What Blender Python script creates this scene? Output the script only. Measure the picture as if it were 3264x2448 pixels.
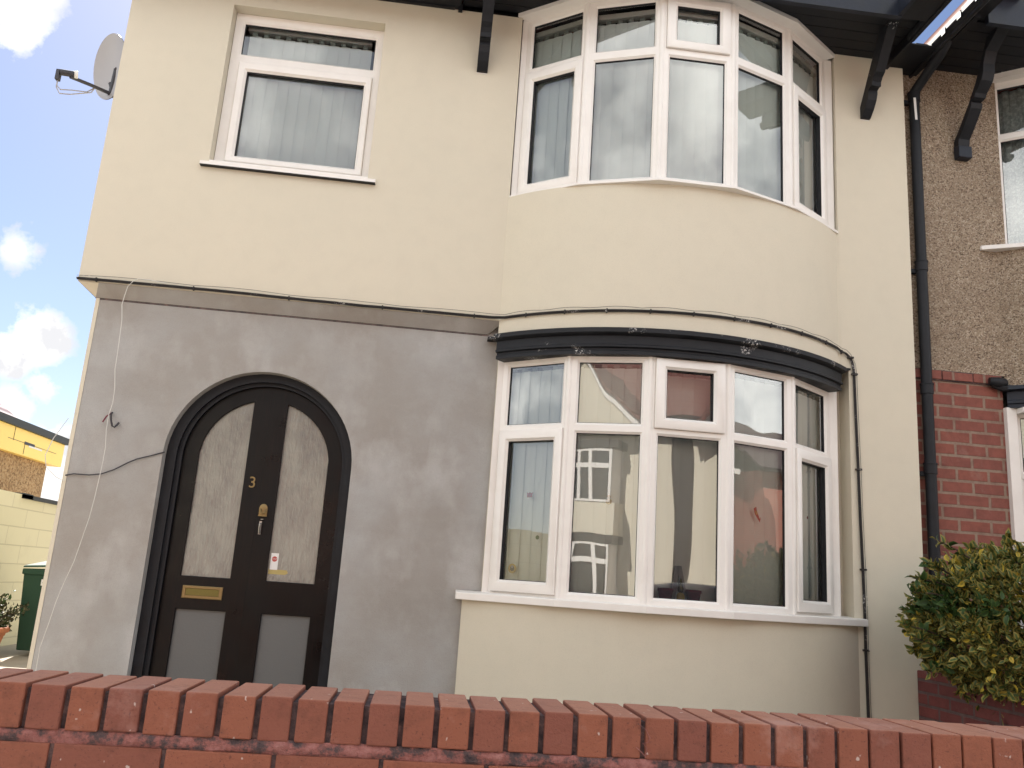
import bpy, bmesh, math, random
from mathutils import Vector, Matrix
random.seed(7)
for o in list(bpy.data.objects): bpy.data.objects.remove(o)
SC = bpy.context.scene
COL = SC.collection
R = math.radians

# ------------------------------------------------------------------ camera
cam_d = bpy.data.cameras.new('camera'); cam = bpy.data.objects.new('camera', cam_d); COL.objects.link(cam)
cam_d.sensor_width = 36; cam_d.lens = 30.11; cam_d.clip_start = 0.05; cam_d.clip_end = 2000
_r = Vector((0.99201673, -0.10686267, 0.06695654))
_d = Vector((0.08931231, 0.22052089, -0.97128464))
_f = Vector((0.08902875, 0.96951065, 0.22830456))
cam.matrix_world = Matrix(((_r.x, -_d.x, -_f.x, 0), (_r.y, -_d.y, -_f.y, -5.4), (_r.z, -_d.z, -_f.z, 1.15), (0, 0, 0, 1)))
SC.camera = cam
SC.render.resolution_x = 1024; SC.render.resolution_y = 768

# ------------------------------------------------------------------ light
SUN_DIR = Vector((-0.25, 0.85, 0.0)).normalized()
EL = R(44)
to_sun = Vector((SUN_DIR.x * math.cos(EL), SUN_DIR.y * math.cos(EL), math.sin(EL)))
sl = bpy.data.lights.new('sun', 'SUN'); sun = bpy.data.objects.new('sun', sl); COL.objects.link(sun)
sl.energy = 5.0; sl.angle = R(0.5); sl.color = (1.0, 0.95, 0.87)
sun.rotation_euler = to_sun.to_track_quat('Z', 'Y').to_euler()
sun.location = (20, 30, 40)
W = bpy.data.worlds.new('World'); SC.world = W; W.use_nodes = True
wn = W.node_tree.nodes; wl = W.node_tree.links; wn.clear()


def wnode(t, **k):
    n = wn.new(t)
    for a, b in k.items(): setattr(n, a, b)
    return n


wout = wnode('ShaderNodeOutputWorld'); bg = wnode('ShaderNodeBackground'); sky = wnode('ShaderNodeTexSky')
sky.sky_type = 'NISHITA'; sky.sun_disc = False; sky.sun_elevation = EL
sky.sun_rotation = math.atan2(SUN_DIR.x, SUN_DIR.y)
sky.air_density = 1.0; sky.dust_density = 0.4; sky.ozone_density = 1.0
bg.inputs['Strength'].default_value = 0.05
tc = wnode('ShaderNodeTexCoord')


def wmath(op, a, b=None, clamp=False):
    n = wnode('ShaderNodeMath', operation=op, use_clamp=clamp)
    for i, v in ((0, a), (1, b)):
        if v is None: continue
        if isinstance(v, (int, float)): n.inputs[i].default_value = v
        else: wl.new(v, n.inputs[i])
    return n.outputs[0]


def wnoise(scale, det, rough=.55):
    n = wnode('ShaderNodeTexNoise'); n.inputs['Scale'].default_value = scale; n.inputs['Detail'].default_value = det
    n.inputs['Roughness'].default_value = rough
    wl.new(tc.outputs['Generated'], n.inputs['Vector']); return n.outputs[0]


nz = wnoise(26, 6, .6); nz2 = wnoise(3.2, 7, .6)
mask = None
for (cx_, cy_, cz_, rad) in ((-.409, .888, .212, .036), (-.425, .882, .195, .030), (-.398, .902, .166, .020), (-.423, .895, .140, .026),
                             (-.43, .756, .495, .045), (-.405, .748, .52, .03), (-.428, .855, .293, .020), (-.38, .921, .085, .05), (-.36, .935, .07, .04)):
    v = Vector((cx_, cy_, cz_)).normalized()
    dn = wnode('ShaderNodeVectorMath', operation='DISTANCE'); wl.new(tc.outputs['Generated'], dn.inputs[0]); dn.inputs[1].default_value = v
    dd = wmath('ADD', dn.outputs['Value'], wmath('MULTIPLY', wmath('SUBTRACT', nz, .5), .075))
    m = wmath('DIVIDE', wmath('SUBTRACT', rad, dd), .014, True)
    mask = m if mask is None else wmath('MAXIMUM', mask, m)
gen = wmath('ADD', wmath('MULTIPLY', wmath('SUBTRACT', nz2, .445), 4.6, True), .12, True)
sepw = wnode('ShaderNodeSeparateXYZ'); wl.new(tc.outputs['Generated'], sepw.inputs[0])
behind = wmath('MULTIPLY', wmath('SUBTRACT', .35, sepw.outputs[1]), 4.0, True)   # unseen broken cloud over the street side, spread to fill the shaded front
gen = wmath('MULTIPLY', gen, behind)
mask = wmath('MAXIMUM', mask, gen)
mix = wnode('ShaderNodeMix', data_type='RGBA')
wl.new(mask, mix.inputs['Factor']); 
skt = wnode('ShaderNodeMix', data_type='RGBA', blend_type='MULTIPLY'); skt.inputs['Factor'].default_value = 1.0
wl.new(sky.outputs[0], skt.inputs[6]); skt.inputs[7].default_value = (.92, .90, .98, 1)
wl.new(skt.outputs[2], mix.inputs[6])
cr = wnode('ShaderNodeValToRGB'); cr.color_ramp.elements[0].position = .38; cr.color_ramp.elements[0].color = (6.5, 6.5, 6.7, 1)
cr.color_ramp.elements[1].position = .6; cr.color_ramp.elements[1].color = (10.5, 10.3, 9.8, 1)
wl.new(nz, cr.inputs[0])
bk = wnode('ShaderNodeMix', data_type='RGBA'); wl.new(behind, bk.inputs['Factor']); wl.new(cr.outputs[0], bk.inputs[6]); lowc = wnode('ShaderNodeValToRGB'); lowc.color_ramp.elements[0].position = .25; lowc.color_ramp.elements[0].color = (34, 34, 32.5, 1); lowc.color_ramp.elements[1].position = .75; lowc.color_ramp.elements[1].color = (17, 17.3, 16.8, 1)
wl.new(sepw.outputs[2], lowc.inputs[0]); wl.new(lowc.outputs[0], bk.inputs[7])   # unseen clouds brightened, most near the horizon, to light the facade
wl.new(bk.outputs[2], mix.inputs[7])
wl.new(mix.outputs[2], bg.inputs['Color']); wl.new(bg.outputs[0], wout.inputs[0])
vs = SC.view_settings; vs.view_transform = 'Standard'; vs.look = 'None'; vs.gamma = 1; vs.use_curve_mapping = False
vs.exposure = 1.50
try:
    SC.cycles.max_bounces = 10; SC.cycles.diffuse_bounces = 4; SC.cycles.glossy_bounces = 4; SC.cycles.transmission_bounces = 8; SC.cycles.transparent_max_bounces = 12
except Exception: pass

# ------------------------------------------------------------------ helpers


class MB:
    def __init__(s): s.v = []; s.f = []; s.m = []; s.sm = []

    def face(s, pts, m=0, sm=False):
        i = len(s.v); s.v += [tuple(p) for p in pts]; s.f.append(tuple(range(i, i + len(pts)))); s.m.append(m); s.sm.append(sm)

    def grid(s, rows, m=0, sm=False, closed=False):
        i = len(s.v); n = len(rows[0])
        for r in rows: s.v += [tuple(p) for p in r]
        for a in range(len(rows) - 1):
            for b in range(n - (0 if closed else 1)):
                c = (b + 1) % n
                s.f.append((i + a * n + b, i + a * n + c, i + (a + 1) * n + c, i + (a + 1) * n + b)); s.m.append(m); s.sm.append(sm)

    def hexa(s, p, m=0):
        i = len(s.v); s.v += [tuple(q) for q in p]
        for q in ((0, 3, 2, 1), (4, 5, 6, 7), (0, 1, 5, 4), (1, 2, 6, 5), (2, 3, 7, 6), (3, 0, 4, 7)):
            s.f.append(tuple(i + k for k in q)); s.m.append(m); s.sm.append(False)

    def box(s, x0, x1, y0, y1, z0, z1, m=0):
        s.hexa([(x0, y0, z0), (x1, y0, z0), (x1, y1, z0), (x0, y1, z0), (x0, y0, z1), (x1, y0, z1), (x1, y1, z1), (x0, y1, z1)], m)

    def tbox(s, T, u0, u1, w0, w1, z0, z1, m=0):   # local box: u along, w outward
        s.hexa([T(u0, w0, z0), T(u1, w0, z0), T(u1, w1, z0), T(u0, w1, z0), T(u0, w0, z1), T(u1, w0, z1), T(u1, w1, z1), T(u0, w1, z1)], m)

    def ring(s, T, secs, m=0):  # secs: list of (u0,u1,z0,z1,w[,mat]); mitred rectangular rings
        for k in range(len(secs) - 1):
            a = secs[k]; b = secs[k + 1]; mm = b[5] if len(b) > 5 else m
            A = [T(a[0], a[4], a[2]), T(a[1], a[4], a[2]), T(a[1], a[4], a[3]), T(a[0], a[4], a[3])]
            B = [T(b[0], b[4], b[2]), T(b[1], b[4], b[2]), T(b[1], b[4], b[3]), T(b[0], b[4], b[3])]
            for q in range(4): s.face([A[q], A[(q + 1) % 4], B[(q + 1) % 4], B[q]], mm)

    def tube(s, path, r, n=8, m=0, caps=True):
        P = [Vector(p) for p in path]; rows = []
        up = Vector((0, 0, 1)); pn = None
        for i, p in enumerate(P):
            t = (P[min(i + 1, len(P) - 1)] - P[max(i - 1, 0)]).normalized()
            if pn is None:
                a = t.cross(up)
                if a.length < .1: a = t.cross(Vector((1, 0, 0)))
                a.normalize()
            else:
                a = (pn - t * pn.dot(t)).normalized()
            pn = a; b = t.cross(a)
            rr = r[i] if isinstance(r, (list, tuple)) else r
            rows.append([p + (a * math.cos(k * math.tau / n) + b * math.sin(k * math.tau / n)) * rr for k in range(n)])
        s.grid(rows, m, True, True)
        if caps:
            s.face(rows[0][::-1], m); s.face(rows[-1], m)

    def lathe(s, prof, c, n=24, m=0, axis=None):
        rows = []
        for (rr, z) in prof:
            rows.append([(c[0] + rr * math.cos(k * math.tau / n), c[1] + rr * math.sin(k * math.tau / n), c[2] + z) for k in range(n)])
        s.grid(rows, m, True, True)

    def arcs(s, plan_fn, prof, ts, m=0, sm=True):  # prof: list of (offset,z[,mat]); plan_fn(t,off)->(x,y)
        for k in range(len(prof) - 1):
            a = prof[k]; b = prof[k + 1]; mm = b[2] if len(b) > 2 else m
            s.grid([[(*plan_fn(t, a[0]), a[1]) for t in ts], [(*plan_fn(t, b[0]), b[1]) for t in ts]], mm, sm)

    def build(s, name, mats, parent=None, bevel=0, recalc=True, sub=0):
        me = bpy.data.meshes.new(name); me.from_pydata(s.v, [], s.f)
        if not isinstance(mats, (list, tuple)): mats = [mats]
        for mt in mats: me.materials.append(mt)
        for p, mi, sm in zip(me.polygons, s.m, s.sm): p.material_index = mi; p.use_smooth = sm
        if recalc:
            bm = bmesh.new(); bm.from_mesh(me); bmesh.ops.remove_doubles(bm, verts=bm.verts, dist=1e-5)
            bmesh.ops.recalc_face_normals(bm, faces=bm.faces); bm.to_mesh(me); bm.free()
        if any(s.sm): me.set_sharp_from_angle(angle=R(38))
        o = bpy.data.objects.new(name, me); COL.objects.link(o)
        if parent:
            o.parent = parent; o.matrix_parent_inverse = parent.matrix_world.inverted()
        if bevel:
            b = o.modifiers.new('bevel', 'BEVEL'); b.width = bevel; b.segments = 2; b.limit_method = 'ANGLE'; b.angle_limit = R(40)
        return o


def T0(x, y, z): return (x, y, z)


def empty(name, loc=(0, 0, 0)):
    o = bpy.data.objects.new(name, None); COL.objects.link(o); o.location = loc; o.matrix_world = Matrix.Translation(loc)
    o.empty_display_size = .1
    return o


def tag(o, label, cat, group=None, kind=None):
    if label: o['label'] = label
    if cat: o['category'] = cat
    if group: o['group'] = group
    if kind: o['kind'] = kind
    return o


def shape2d(loops, thick, bevel=0.0):
    """extruded flat shape with holes in XZ; returns verts, faces with y in [0,thick]"""
    cu = bpy.data.curves.new('tmp', 'CURVE'); cu.dimensions = '2D'; cu.fill_mode = 'BOTH'; cu.extrude = max(thick / 2 - bevel, .0001)
    cu.bevel_depth = bevel; cu.bevel_resolution = 1
    for lp in loops:
        sp = cu.splines.new('POLY'); sp.points.add(len(lp) - 1)
        for p, q in zip(sp.points, lp): p.co = (q[0], q[1], 0, 1)
        sp.use_cyclic_u = True
    o = bpy.data.objects.new('tmp', cu); COL.objects.link(o)
    dg = bpy.context.evaluated_depsgraph_get(); me = bpy.data.meshes.new_from_object(o.evaluated_get(dg))
    v = [(p.co.x, thick / 2 - p.co.z, p.co.y) for p in me.vertices]; f = [tuple(p.vertices) for p in me.polygons]
    bpy.data.objects.remove(o); bpy.data.curves.remove(cu); bpy.data.meshes.remove(me)
    return v, f


def add_shape(mb, loops, y, thick, bevel=0., m=0):
    v, f = shape2d(loops, thick, bevel); i = len(mb.v)
    mb.v += [(a, b + y, c) for a, b, c in v]
    for q in f: mb.f.append(tuple(i + k for k in q)); mb.m.append(m); mb.sm.append(False)


def add_text(mb, txt, size, T, thick=.003, m=0, align='CENTER'):
    cu = bpy.data.curves.new('tmp', 'FONT'); cu.body = txt; cu.size = size; cu.extrude = thick; cu.align_x = align; cu.align_y = 'CENTER'
    o = bpy.data.objects.new('tmp', cu); COL.objects.link(o)
    dg = bpy.context.evaluated_depsgraph_get(); me = bpy.data.meshes.new_from_object(o.evaluated_get(dg))
    i = len(mb.v); mb.v += [tuple(T(p.co.x, p.co.z, p.co.y)) for p in me.vertices]
    for p in me.polygons: mb.f.append(tuple(i + k for k in p.vertices)); mb.m.append(m); mb.sm.append(False)
    bpy.data.objects.remove(o); bpy.data.curves.remove(cu); bpy.data.meshes.remove(me)


# ------------------------------------------------------------------ materials
def mat(name, col, rough=.6, **k):
    m = bpy.data.materials.new(name); m.use_nodes = True; b = m.node_tree.nodes['Principled BSDF']
    b.inputs['Base Color'].default_value = (*col, 1); b.inputs['Roughness'].default_value = rough
    for a, v in k.items(): b.inputs[a.replace('_', ' ')].default_value = v
    return m


class NT:
    def __init__(s, m): s.m = m; s.n = m.node_tree.nodes; s.l = m.node_tree.links; s.b = s.n['Principled BSDF']; s.tc = s.n.new('ShaderNodeTexCoord'); s.co = s.tc.outputs['Object']

    def noise(s, scale, det=4, rough=.5, vec=None, dist=0):
        n = s.n.new('ShaderNodeTexNoise'); n.inputs['Scale'].default_value = scale; n.inputs['Detail'].default_value = det
        n.inputs['Roughness'].default_value = rough; n.inputs['Distortion'].default_value = dist; s.l.new(vec or s.co, n.inputs['Vector']); return n.outputs[0]

    def ramp(s, x, stops):
        n = s.n.new('ShaderNodeValToRGB'); e = n.color_ramp.elements
        while len(e) < len(stops): e.new(.5)
        for q, (p, c) in zip(e, stops): q.position = p; q.color = (*c, 1) if len(c) == 3 else c
        s.l.new(x, n.inputs[0]); return n.outputs[0]

    def mixc(s, f, a, b, mode='MIX'):
        n = s.n.new('ShaderNodeMix'); n.data_type = 'RGBA'; n.blend_type = mode
        for i, v in ((0, f), (6, a), (7, b)):
            if isinstance(v, (int, float)): n.inputs[i].default_value = v
            elif isinstance(v, tuple): n.inputs[i].default_value = (*v, 1)
            else: s.l.new(v, n.inputs[i])
        return n.outputs[2]

    def math(s, op, a, b=None, clamp=False):
        n = s.n.new('ShaderNodeMath'); n.operation = op; n.use_clamp = clamp
        for i, v in ((0, a), (1, b)):
            if v is None: continue
            if isinstance(v, (int, float)): n.inputs[i].default_value = v
            else: s.l.new(v, n.inputs[i])
        return n.outputs[0]

    def map(s, scale=(1, 1, 1), loc=(0, 0, 0), vec=None):
        n = s.n.new('ShaderNodeMapping'); n.inputs['Scale'].default_value = scale; n.inputs['Location'].default_value = loc; s.l.new(vec or s.co, n.inputs[0]); return n.outputs[0]

    def bump(s, h, dist=.002, st=.5):
        n = s.n.new('ShaderNodeBump'); n.inputs['Distance'].default_value = dist; n.inputs['Strength'].default_value = st; s.l.new(h, n.inputs['Height'])
        s.l.new(n.outputs[0], s.b.inputs['Normal']); return n

    def col(s, c): s.l.new(c, s.b.inputs['Base Color'])

    def rough(s, c): s.l.new(c, s.b.inputs['Roughness'])


def m_render(name, c1, c2, bump=.0025):
    m = mat(name, c1, .85); t = NT(m)
    n1 = t.noise(.9, 5, .6); n2 = t.noise(9, 4)
    c = t.mixc(t.ramp(n1, [(.35, (0, 0, 0)), (.7, (1, 1, 1))]), c1, c2)
    c = t.mixc(t.math('MULTIPLY', t.ramp(n2, [(.45, (0, 0, 0)), (.75, (1, 1, 1))]), .18), c, tuple(x * .86 for x in c2))
    sp = t.noise(220, 3, .6)
    c = t.mixc(t.math('MULTIPLY', t.ramp(sp, [(.3, (1, 1, 1)), (.5, (0, 0, 0))]), .25), c, tuple(x * .7 for x in c2))
    t.col(c)
    h = t.math('ADD', t.math('MULTIPLY', t.noise(320, 3, .7), .6), t.math('MULTIPLY', t.noise(7, 3), 1.2))
    t.bump(h, bump, .6)
    return m


M = {}
M['cream'] = m_render('cream_render', (.668, .612, .492), (.640, .592, .480))
M['cream_lower'] = M['cream']
# grey base coat: blotchy trowelled cement
m = mat('grey_basecoat', (.34, .32, .31), .9); t = NT(m)
a = t.noise(1.7, 5, .55, t.map((1, 1, .8))); b = t.noise(3.1, 4, .55, t.map((1.5, 1, .9), (4, 2, 1)))
cc = t.ramp(a, [(.30, (0.311, 0.286, 0.260)), (.46, (0.351, 0.335, 0.315)), (.60, (0.386, 0.383, 0.376)), (.76, (0.441, 0.445, 0.446))])
cc = t.mixc(t.math('MULTIPLY', t.ramp(b, [(.5, (0, 0, 0)), (.68, (1, 1, 1))]), .65), cc, (0.472, 0.465, 0.456))
lum = t.noise(1.1, 4, .6, t.map((.9, 1, 1.8), (9, 1, 3)))
cc = t.mixc(t.math('MULTIPLY', t.ramp(lum, [(.40, (1, 1, 1)), (.60, (0, 0, 0))]), .42), cc, (0.286, 0.264, 0.237))
st = t.noise(9, 5, .6, t.map((1, 1, 1.6), (2, 3, 1)))
cc = t.mixc(t.math('MULTIPLY', t.ramp(st, [(.50, (0, 0, 0)), (.75, (1, 1, 1))]), .16), cc, (0.472, 0.463, 0.446))
cc = t.mixc(t.math('MULTIPLY', t.ramp(t.noise(260, 3, .6), [(.3, (1, 1, 1)), (.5, (0, 0, 0))]), .35), cc, (0.251, 0.232, 0.213))
t.col(cc); t.bump(t.math('ADD', t.noise(150, 3, .6), t.math('MULTIPLY', t.noise(5, 4), 2.0)), .003, .7); M['grey'] = m
# uPVC
m = mat('white_upvc', (.80, .76, .74), .34); t = NT(m)
t.col(t.mixc(t.math('MULTIPLY', t.ramp(t.noise(6, 5, .6), [(.45, (0, 0, 0)), (.8, (1, 1, 1))]), .35), (.83, .80, .76), (.67, .62, .565)))
t.bump(t.noise(30, 2), .0006, .4); M['upvc'] = m
M['gasket'] = mat('black_rubber', (.008, .009, .012), .6)
M['seal'] = mat('dirty_joint', (.32, .25, .21), .8)


def m_blackpaint(name, base, chip=.0, rough=.38):
    m = mat(name, base, rough); t = NT(m); t.b.inputs['Specular IOR Level'].default_value = .28
    n = t.noise(8, 4, .6); c = t.mixc(t.ramp(n, [(.4, (0, 0, 0)), (.7, (1, 1, 1))]), base, tuple(x * 1.6 + .003 for x in base))
    if chip:
        ch = t.math('MULTIPLY', t.ramp(t.noise(95, 4, .65), [(.54, (0, 0, 0)), (.58, (1, 1, 1))]), t.ramp(t.noise(5.3, 3, .6), [(.60 - chip, (0, 0, 0)), (.66 - chip, (1, 1, 1))]))
        c = t.mixc(ch, c, (.58, .56, .54))
    t.col(c); t.bump(t.math('ADD', t.noise(60, 4, .6), t.noise(9, 3)), .002, .35); t.rough(t.ramp(n, [(.3, (rough - .08,) * 3), (.7, (rough + .15,) * 3)]))
    return m


M['black'] = m_blackpaint('black_gloss_timber', (.010, .011, .014), .0, .5)
M['blackchip'] = m_blackpaint('flaking_black_paint', (.010, .011, .014), -.03, .5)
M['flash'] = m_blackpaint('painted_lead', (.012, .013, .016), .03, .55)
M['navy'] = m_blackpaint('blue_black_paint', (.012, .015, .024), .0)
# brown-black door wood
m = mat('dark_door_wood', (.02, .014, .012), .3); t = NT(m)
g = t.noise(5, 5, .6, t.map((14, 1, .8)))
c = t.ramp(g, [(.3, (.003, .003, .0035)), (.55, (.0045, .0035, .0035)), (.8, (.012, .006, .0055))])
c = t.mixc(t.math('MULTIPLY', t.ramp(t.noise(2.1, 3), [(.45, (0, 0, 0)), (.65, (1, 1, 1))]), .6), c, (.007, .007, .006))
t.col(c); t.b.inputs['Specular IOR Level'].default_value = .22; t.bump(g, .0015, .4); t.rough(t.ramp(t.noise(6, 3), [(.3, (.25,) * 3), (.7, (.5,) * 3)])); M['door'] = m
# glass
def m_glass(name, tint=(.85, .92, .9), refl=2.1, wav=1.0, rough=.0, wscale=3.0):
    m = bpy.data.materials.new(name); m.use_nodes = True; n = m.node_tree.nodes; l = m.node_tree.links; n.clear()
    o = n.new('ShaderNodeOutputMaterial'); mx = n.new('ShaderNodeMixShader'); tr = n.new('ShaderNodeBsdfTransparent'); gl = n.new('ShaderNodeBsdfGlossy')
    fr = n.new('ShaderNodeFresnel'); tc_ = n.new('ShaderNodeTexCoord'); no = n.new('ShaderNodeTexNoise'); bu = n.new('ShaderNodeBump'); mp = n.new('ShaderNodeMapping')
    tr.inputs[0].default_value = (*tint, 1); gl.inputs[0].default_value = (1, 1, 1, 1); gl.inputs['Roughness'].default_value = rough
    fr.inputs[0].default_value = refl; no.inputs['Scale'].default_value = wscale; no.inputs['Detail'].default_value = .3
    mp.inputs['Scale'].default_value = (1.5, 1.5, .45)
    l.new(tc_.outputs['Object'], mp.inputs[0]); l.new(mp.outputs[0], no.inputs['Vector']); l.new(no.outputs[0], bu.inputs['Height'])
    bu.inputs['Distance'].default_value = .012 * wav; bu.inputs['Strength'].default_value = .55
    l.new(bu.outputs[0], gl.inputs['Normal']); l.new(fr.outputs[0], mx.inputs[0]); l.new(tr.outputs[0], mx.inputs[1]); l.new(gl.outputs[0], mx.inputs[2]); l.new(mx.outputs[0], o.inputs[0])
    return m


M['glass'] = m_glass('window_glass', (.96, 1.0, .99), 2.35, .30, wscale=2.2)
M['glass_low'] = m_glass('window_glass_ground_floor', (.96, 1.0, .99), 2.4, .42, wscale=2.4)
m = mat('obscure_glass', (.30, .30, .29), .22); t = NT(m)
sv = t.noise(60, 3, .6, t.map((1.0, 1, .22)))
t.col(t.mixc(t.ramp(t.noise(4, 5, .65, t.map((1.6, 1, .7))), [(.38, (0, 0, 0)), (.64, (1, 1, 1))]), (.175, .170, .155), (.255, .255, .222)))
t.bump(t.math('ADD', sv, t.math('MULTIPLY', t.noise(14, 3), .8)), .006, .8); t.b.inputs['Roughness'].default_value = .12; t.b.inputs['Specular IOR Level'].default_value = .9; M['obscure'] = m
m = mat('lower_door_panel', (.125, .128, .127), .5); t = NT(m); t.bump(t.noise(90, 2), .002, .5); M['panel'] = m
m = mat('blind_fabric', (.90, .93, .90), .85); t = NT(m); t.bump(t.noise(400, 2), .001, .4)
tl = t.n.new('ShaderNodeBsdfTranslucent'); M['blind'] = m
M['blind_gap'] = mat('blind_hanger', (.30, .33, .30), .7)
M['room'] = mat('room_plaster', (.30, .28, .25), .9)
m = mat('lace_net', (.66, .70, .68), .9); t = NT(m)
t.col(t.mixc(t.ramp(t.noise(34, 4, .7), [(.45, (0, 0, 0)), (.6, (1, 1, 1))]), (.42, .46, .46), (.70, .74, .72))); t.bump(t.noise(60, 3), .004, .6); M['lace'] = m
M['brass'] = mat('tarnished_brass', (.25, .18, .08), .42, Metallic=.7)
M['brassdark'] = mat('dark_brass', (.16, .14, .04), .4, Metallic=.6)
M['steel'] = mat('worn_steel', (.35, .34, .32), .35, Metallic=.9)


def m_brick(name, cols, mortar, bw, bh, mo, loc, bumpd=.006, axis='xz'):
    m = mat(name, cols[0], .85); t = NT(m)
    sp = t.n.new('ShaderNodeSeparateXYZ'); t.l.new(t.co, sp.inputs[0]); cb = t.n.new('ShaderNodeCombineXYZ')
    ax = dict(x=0, y=1, z=2)
    wob = t.noise(7, 2)
    t.l.new(t.math('ADD', sp.outputs[ax[axis[0]]], t.math('MULTIPLY', wob, .006)), cb.inputs[0]); t.l.new(t.math('ADD', sp.outputs[ax[axis[1]]], t.math('MULTIPLY', wob, .006)), cb.inputs[1])
    v = t.map((1, 1, 1), loc, cb.outputs[0])
    br = t.n.new('ShaderNodeTexBrick'); t.l.new(v, br.inputs['Vector'])
    br.inputs['Scale'].default_value = 1; br.inputs['Brick Width'].default_value = bw; br.inputs['Row Height'].default_value = bh; br.inputs['Mortar Size'].default_value = mo
    br.inputs['Mortar Smooth'].default_value = .25; br.inputs['Color1'].default_value = (*cols[0], 1); br.inputs['Color2'].default_value = (*cols[1], 1); br.inputs['Mortar'].default_value = (*mortar, 1)
    br.offset = .5
    n1 = t.noise(18, 5, .65)
    c = t.mixc(t.math('MULTIPLY', t.ramp(n1, [(.4, (0, 0, 0)), (.7, (1, 1, 1))]), .5), br.outputs[0], tuple(x * .55 for x in cols[1]))
    c = t.mixc(t.math('MULTIPLY', t.ramp(t.noise(3.5, 5, .7), [(.58, (0, 0, 0)), (.72, (1, 1, 1))]), .25), c, (.40, .30, .25))
    t.col(c); inv = t.math('SUBTRACT', 1.0, br.outputs['Fac'])
    t.bump(t.math('ADD', inv, t.math('MULTIPLY', t.noise(120, 4, .7), .35)), bumpd, .8)
    return m


M['nbrick'] = m_brick('red_house_brick', ((.26, .085, .060), (.22, .073, .056)), (.28, .20, .15), .23, .0865, .011, (-3.71, -2.741 + .0865 * 40, 0))
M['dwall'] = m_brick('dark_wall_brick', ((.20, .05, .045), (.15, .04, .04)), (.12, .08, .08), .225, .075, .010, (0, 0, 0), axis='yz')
M['oppbrick'] = m_brick('orange_red_brick', ((.46, .14, .09), (.40, .11, .07)), (.40, .30, .24), .225, .075, .010, (0, 0, 0))


def m_gbrick(name, c1, c2, c3):
    m = mat(name, c1, .8); t = NT(m)
    oi = t.n.new('ShaderNodeNewGeometry')
    c = t.ramp(oi.outputs['Random Per Island'], [(0, c1), (.5, c2), (1, c3)])
    n1 = t.noise(24, 5, .65)
    c = t.mixc(t.math('MULTIPLY', t.ramp(n1, [(.5, (0, 0, 0)), (.75, (1, 1, 1))]), .5), c, tuple(x * .45 for x in c2))
    ps = t.noise(170, 3, .6)
    c = t.mixc(t.math('MULTIPLY', t.ramp(ps, [(.62, (0, 0, 0)), (.7, (1, 1, 1))]), .55), c, (.06, .02, .02))
    bl = t.noise(4.5, 5, .7)
    c = t.mixc(t.math('MULTIPLY', t.ramp(bl, [(.57, (0, 0, 0)), (.72, (1, 1, 1))]), .40), c, (.52, .32, .28))
    sp = t.noise(55, 2, .5, t.map((1, 1, .8), (3, 3, 3)))
    c = t.mixc(t.math('MULTIPLY', t.ramp(sp, [(.72, (0, 0, 0)), (.76, (1, 1, 1))]), .8), c, (.6, .5, .46))
    t.col(c); t.bump(t.math('ADD', t.noise(130, 4, .7), t.math('MULTIPLY', t.noise(22, 4, .6), 1.6)), .003, .8)
    return m


M['gbrick'] = m_gbrick('garden_wall_brick', (.285, .096, .054), (.25, .084, .051), (.215, .072, .050))
M['gbricktop'] = m_gbrick('skylit_brick_top', (.40, .180, .115), (.37, .160, .102), (.34, .148, .100))  # sky light on the coping tops, put in as a paler brick colour
m = mat('smeared_mortar', (.30, .15, .13), .95); t = NT(m)
n1 = t.noise(22, 6, .7)
t.col(t.ramp(n1, [(.30, (.035, .028, .035)), (.43, (.10, .065, .065)), (.52, (.30, .115, .10)), (.68, (.42, .20, .18)), (.85, (.50, .34, .30))]))
t.bump(t.math('ADD', n1, t.noise(90, 4, .7)), .008, 1.0); M['mortar'] = m
m = mat('dark_joint_and_shade', (.08, .055, .055), .95); t = NT(m)
n1 = t.noise(30, 5, .7); t.col(t.ramp(n1, [(.35, (.03, .024, .028)), (.55, (.10, .065, .065)), (.75, (.26, .15, .13))])); t.bump(n1, .008, 1.0); M['joint'] = m  # brick joints, and the painted shade under the drip course
# pebbledash


def m_dash(name, stops, scale=95):
    m = mat(name, stops[1][1], .95); t = NT(m)
    vo = t.n.new('ShaderNodeTexVoronoi'); vo.inputs['Scale'].default_value = scale; t.l.new(t.co, vo.inputs['Vector'])
    sep = t.n.new('ShaderNodeSeparateColor'); t.l.new(vo.outputs['Color'], sep.inputs[0])
    c = t.ramp(sep.outputs[0], stops)
    c = t.mixc(t.math('MULTIPLY', t.ramp(t.noise(1.6, 5, .6), [(.4, (0, 0, 0)), (.7, (1, 1, 1))]), .35), c, tuple(x * .62 for x in stops[1][1]))
    t.col(c); t.bump(t.math('SUBTRACT', 1.0, vo.outputs['Distance']), .012, 1.0)
    return m


M['dash'] = m_dash('brown_pebbledash', [(0, (.12, .08, .055)), (.25, (.36, .27, .19)), (.7, (.46, .36, .26)), (1, (.66, .56, .44))], 130)
M['dashfar'] = m_dash('ochre_pebbledash', [(0, (.16, .09, .04)), (.4, (.34, .21, .10)), (1, (.46, .32, .17))], 30)
m = mat('yellow_fascia_board', (.93, .66, .17), .4); t = NT(m)
t.col(t.mixc(t.math('MULTIPLY', t.ramp(t.noise(2.4, 5, .7), [(.55, (0, 0, 0)), (.75, (1, 1, 1))]), .25), (.94, .67, .17), (.85, .55, .14))); M['yellow'] = m
M['roofedge'] = mat('dark_roof_edge', (.045, .05, .05), .7)


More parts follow.
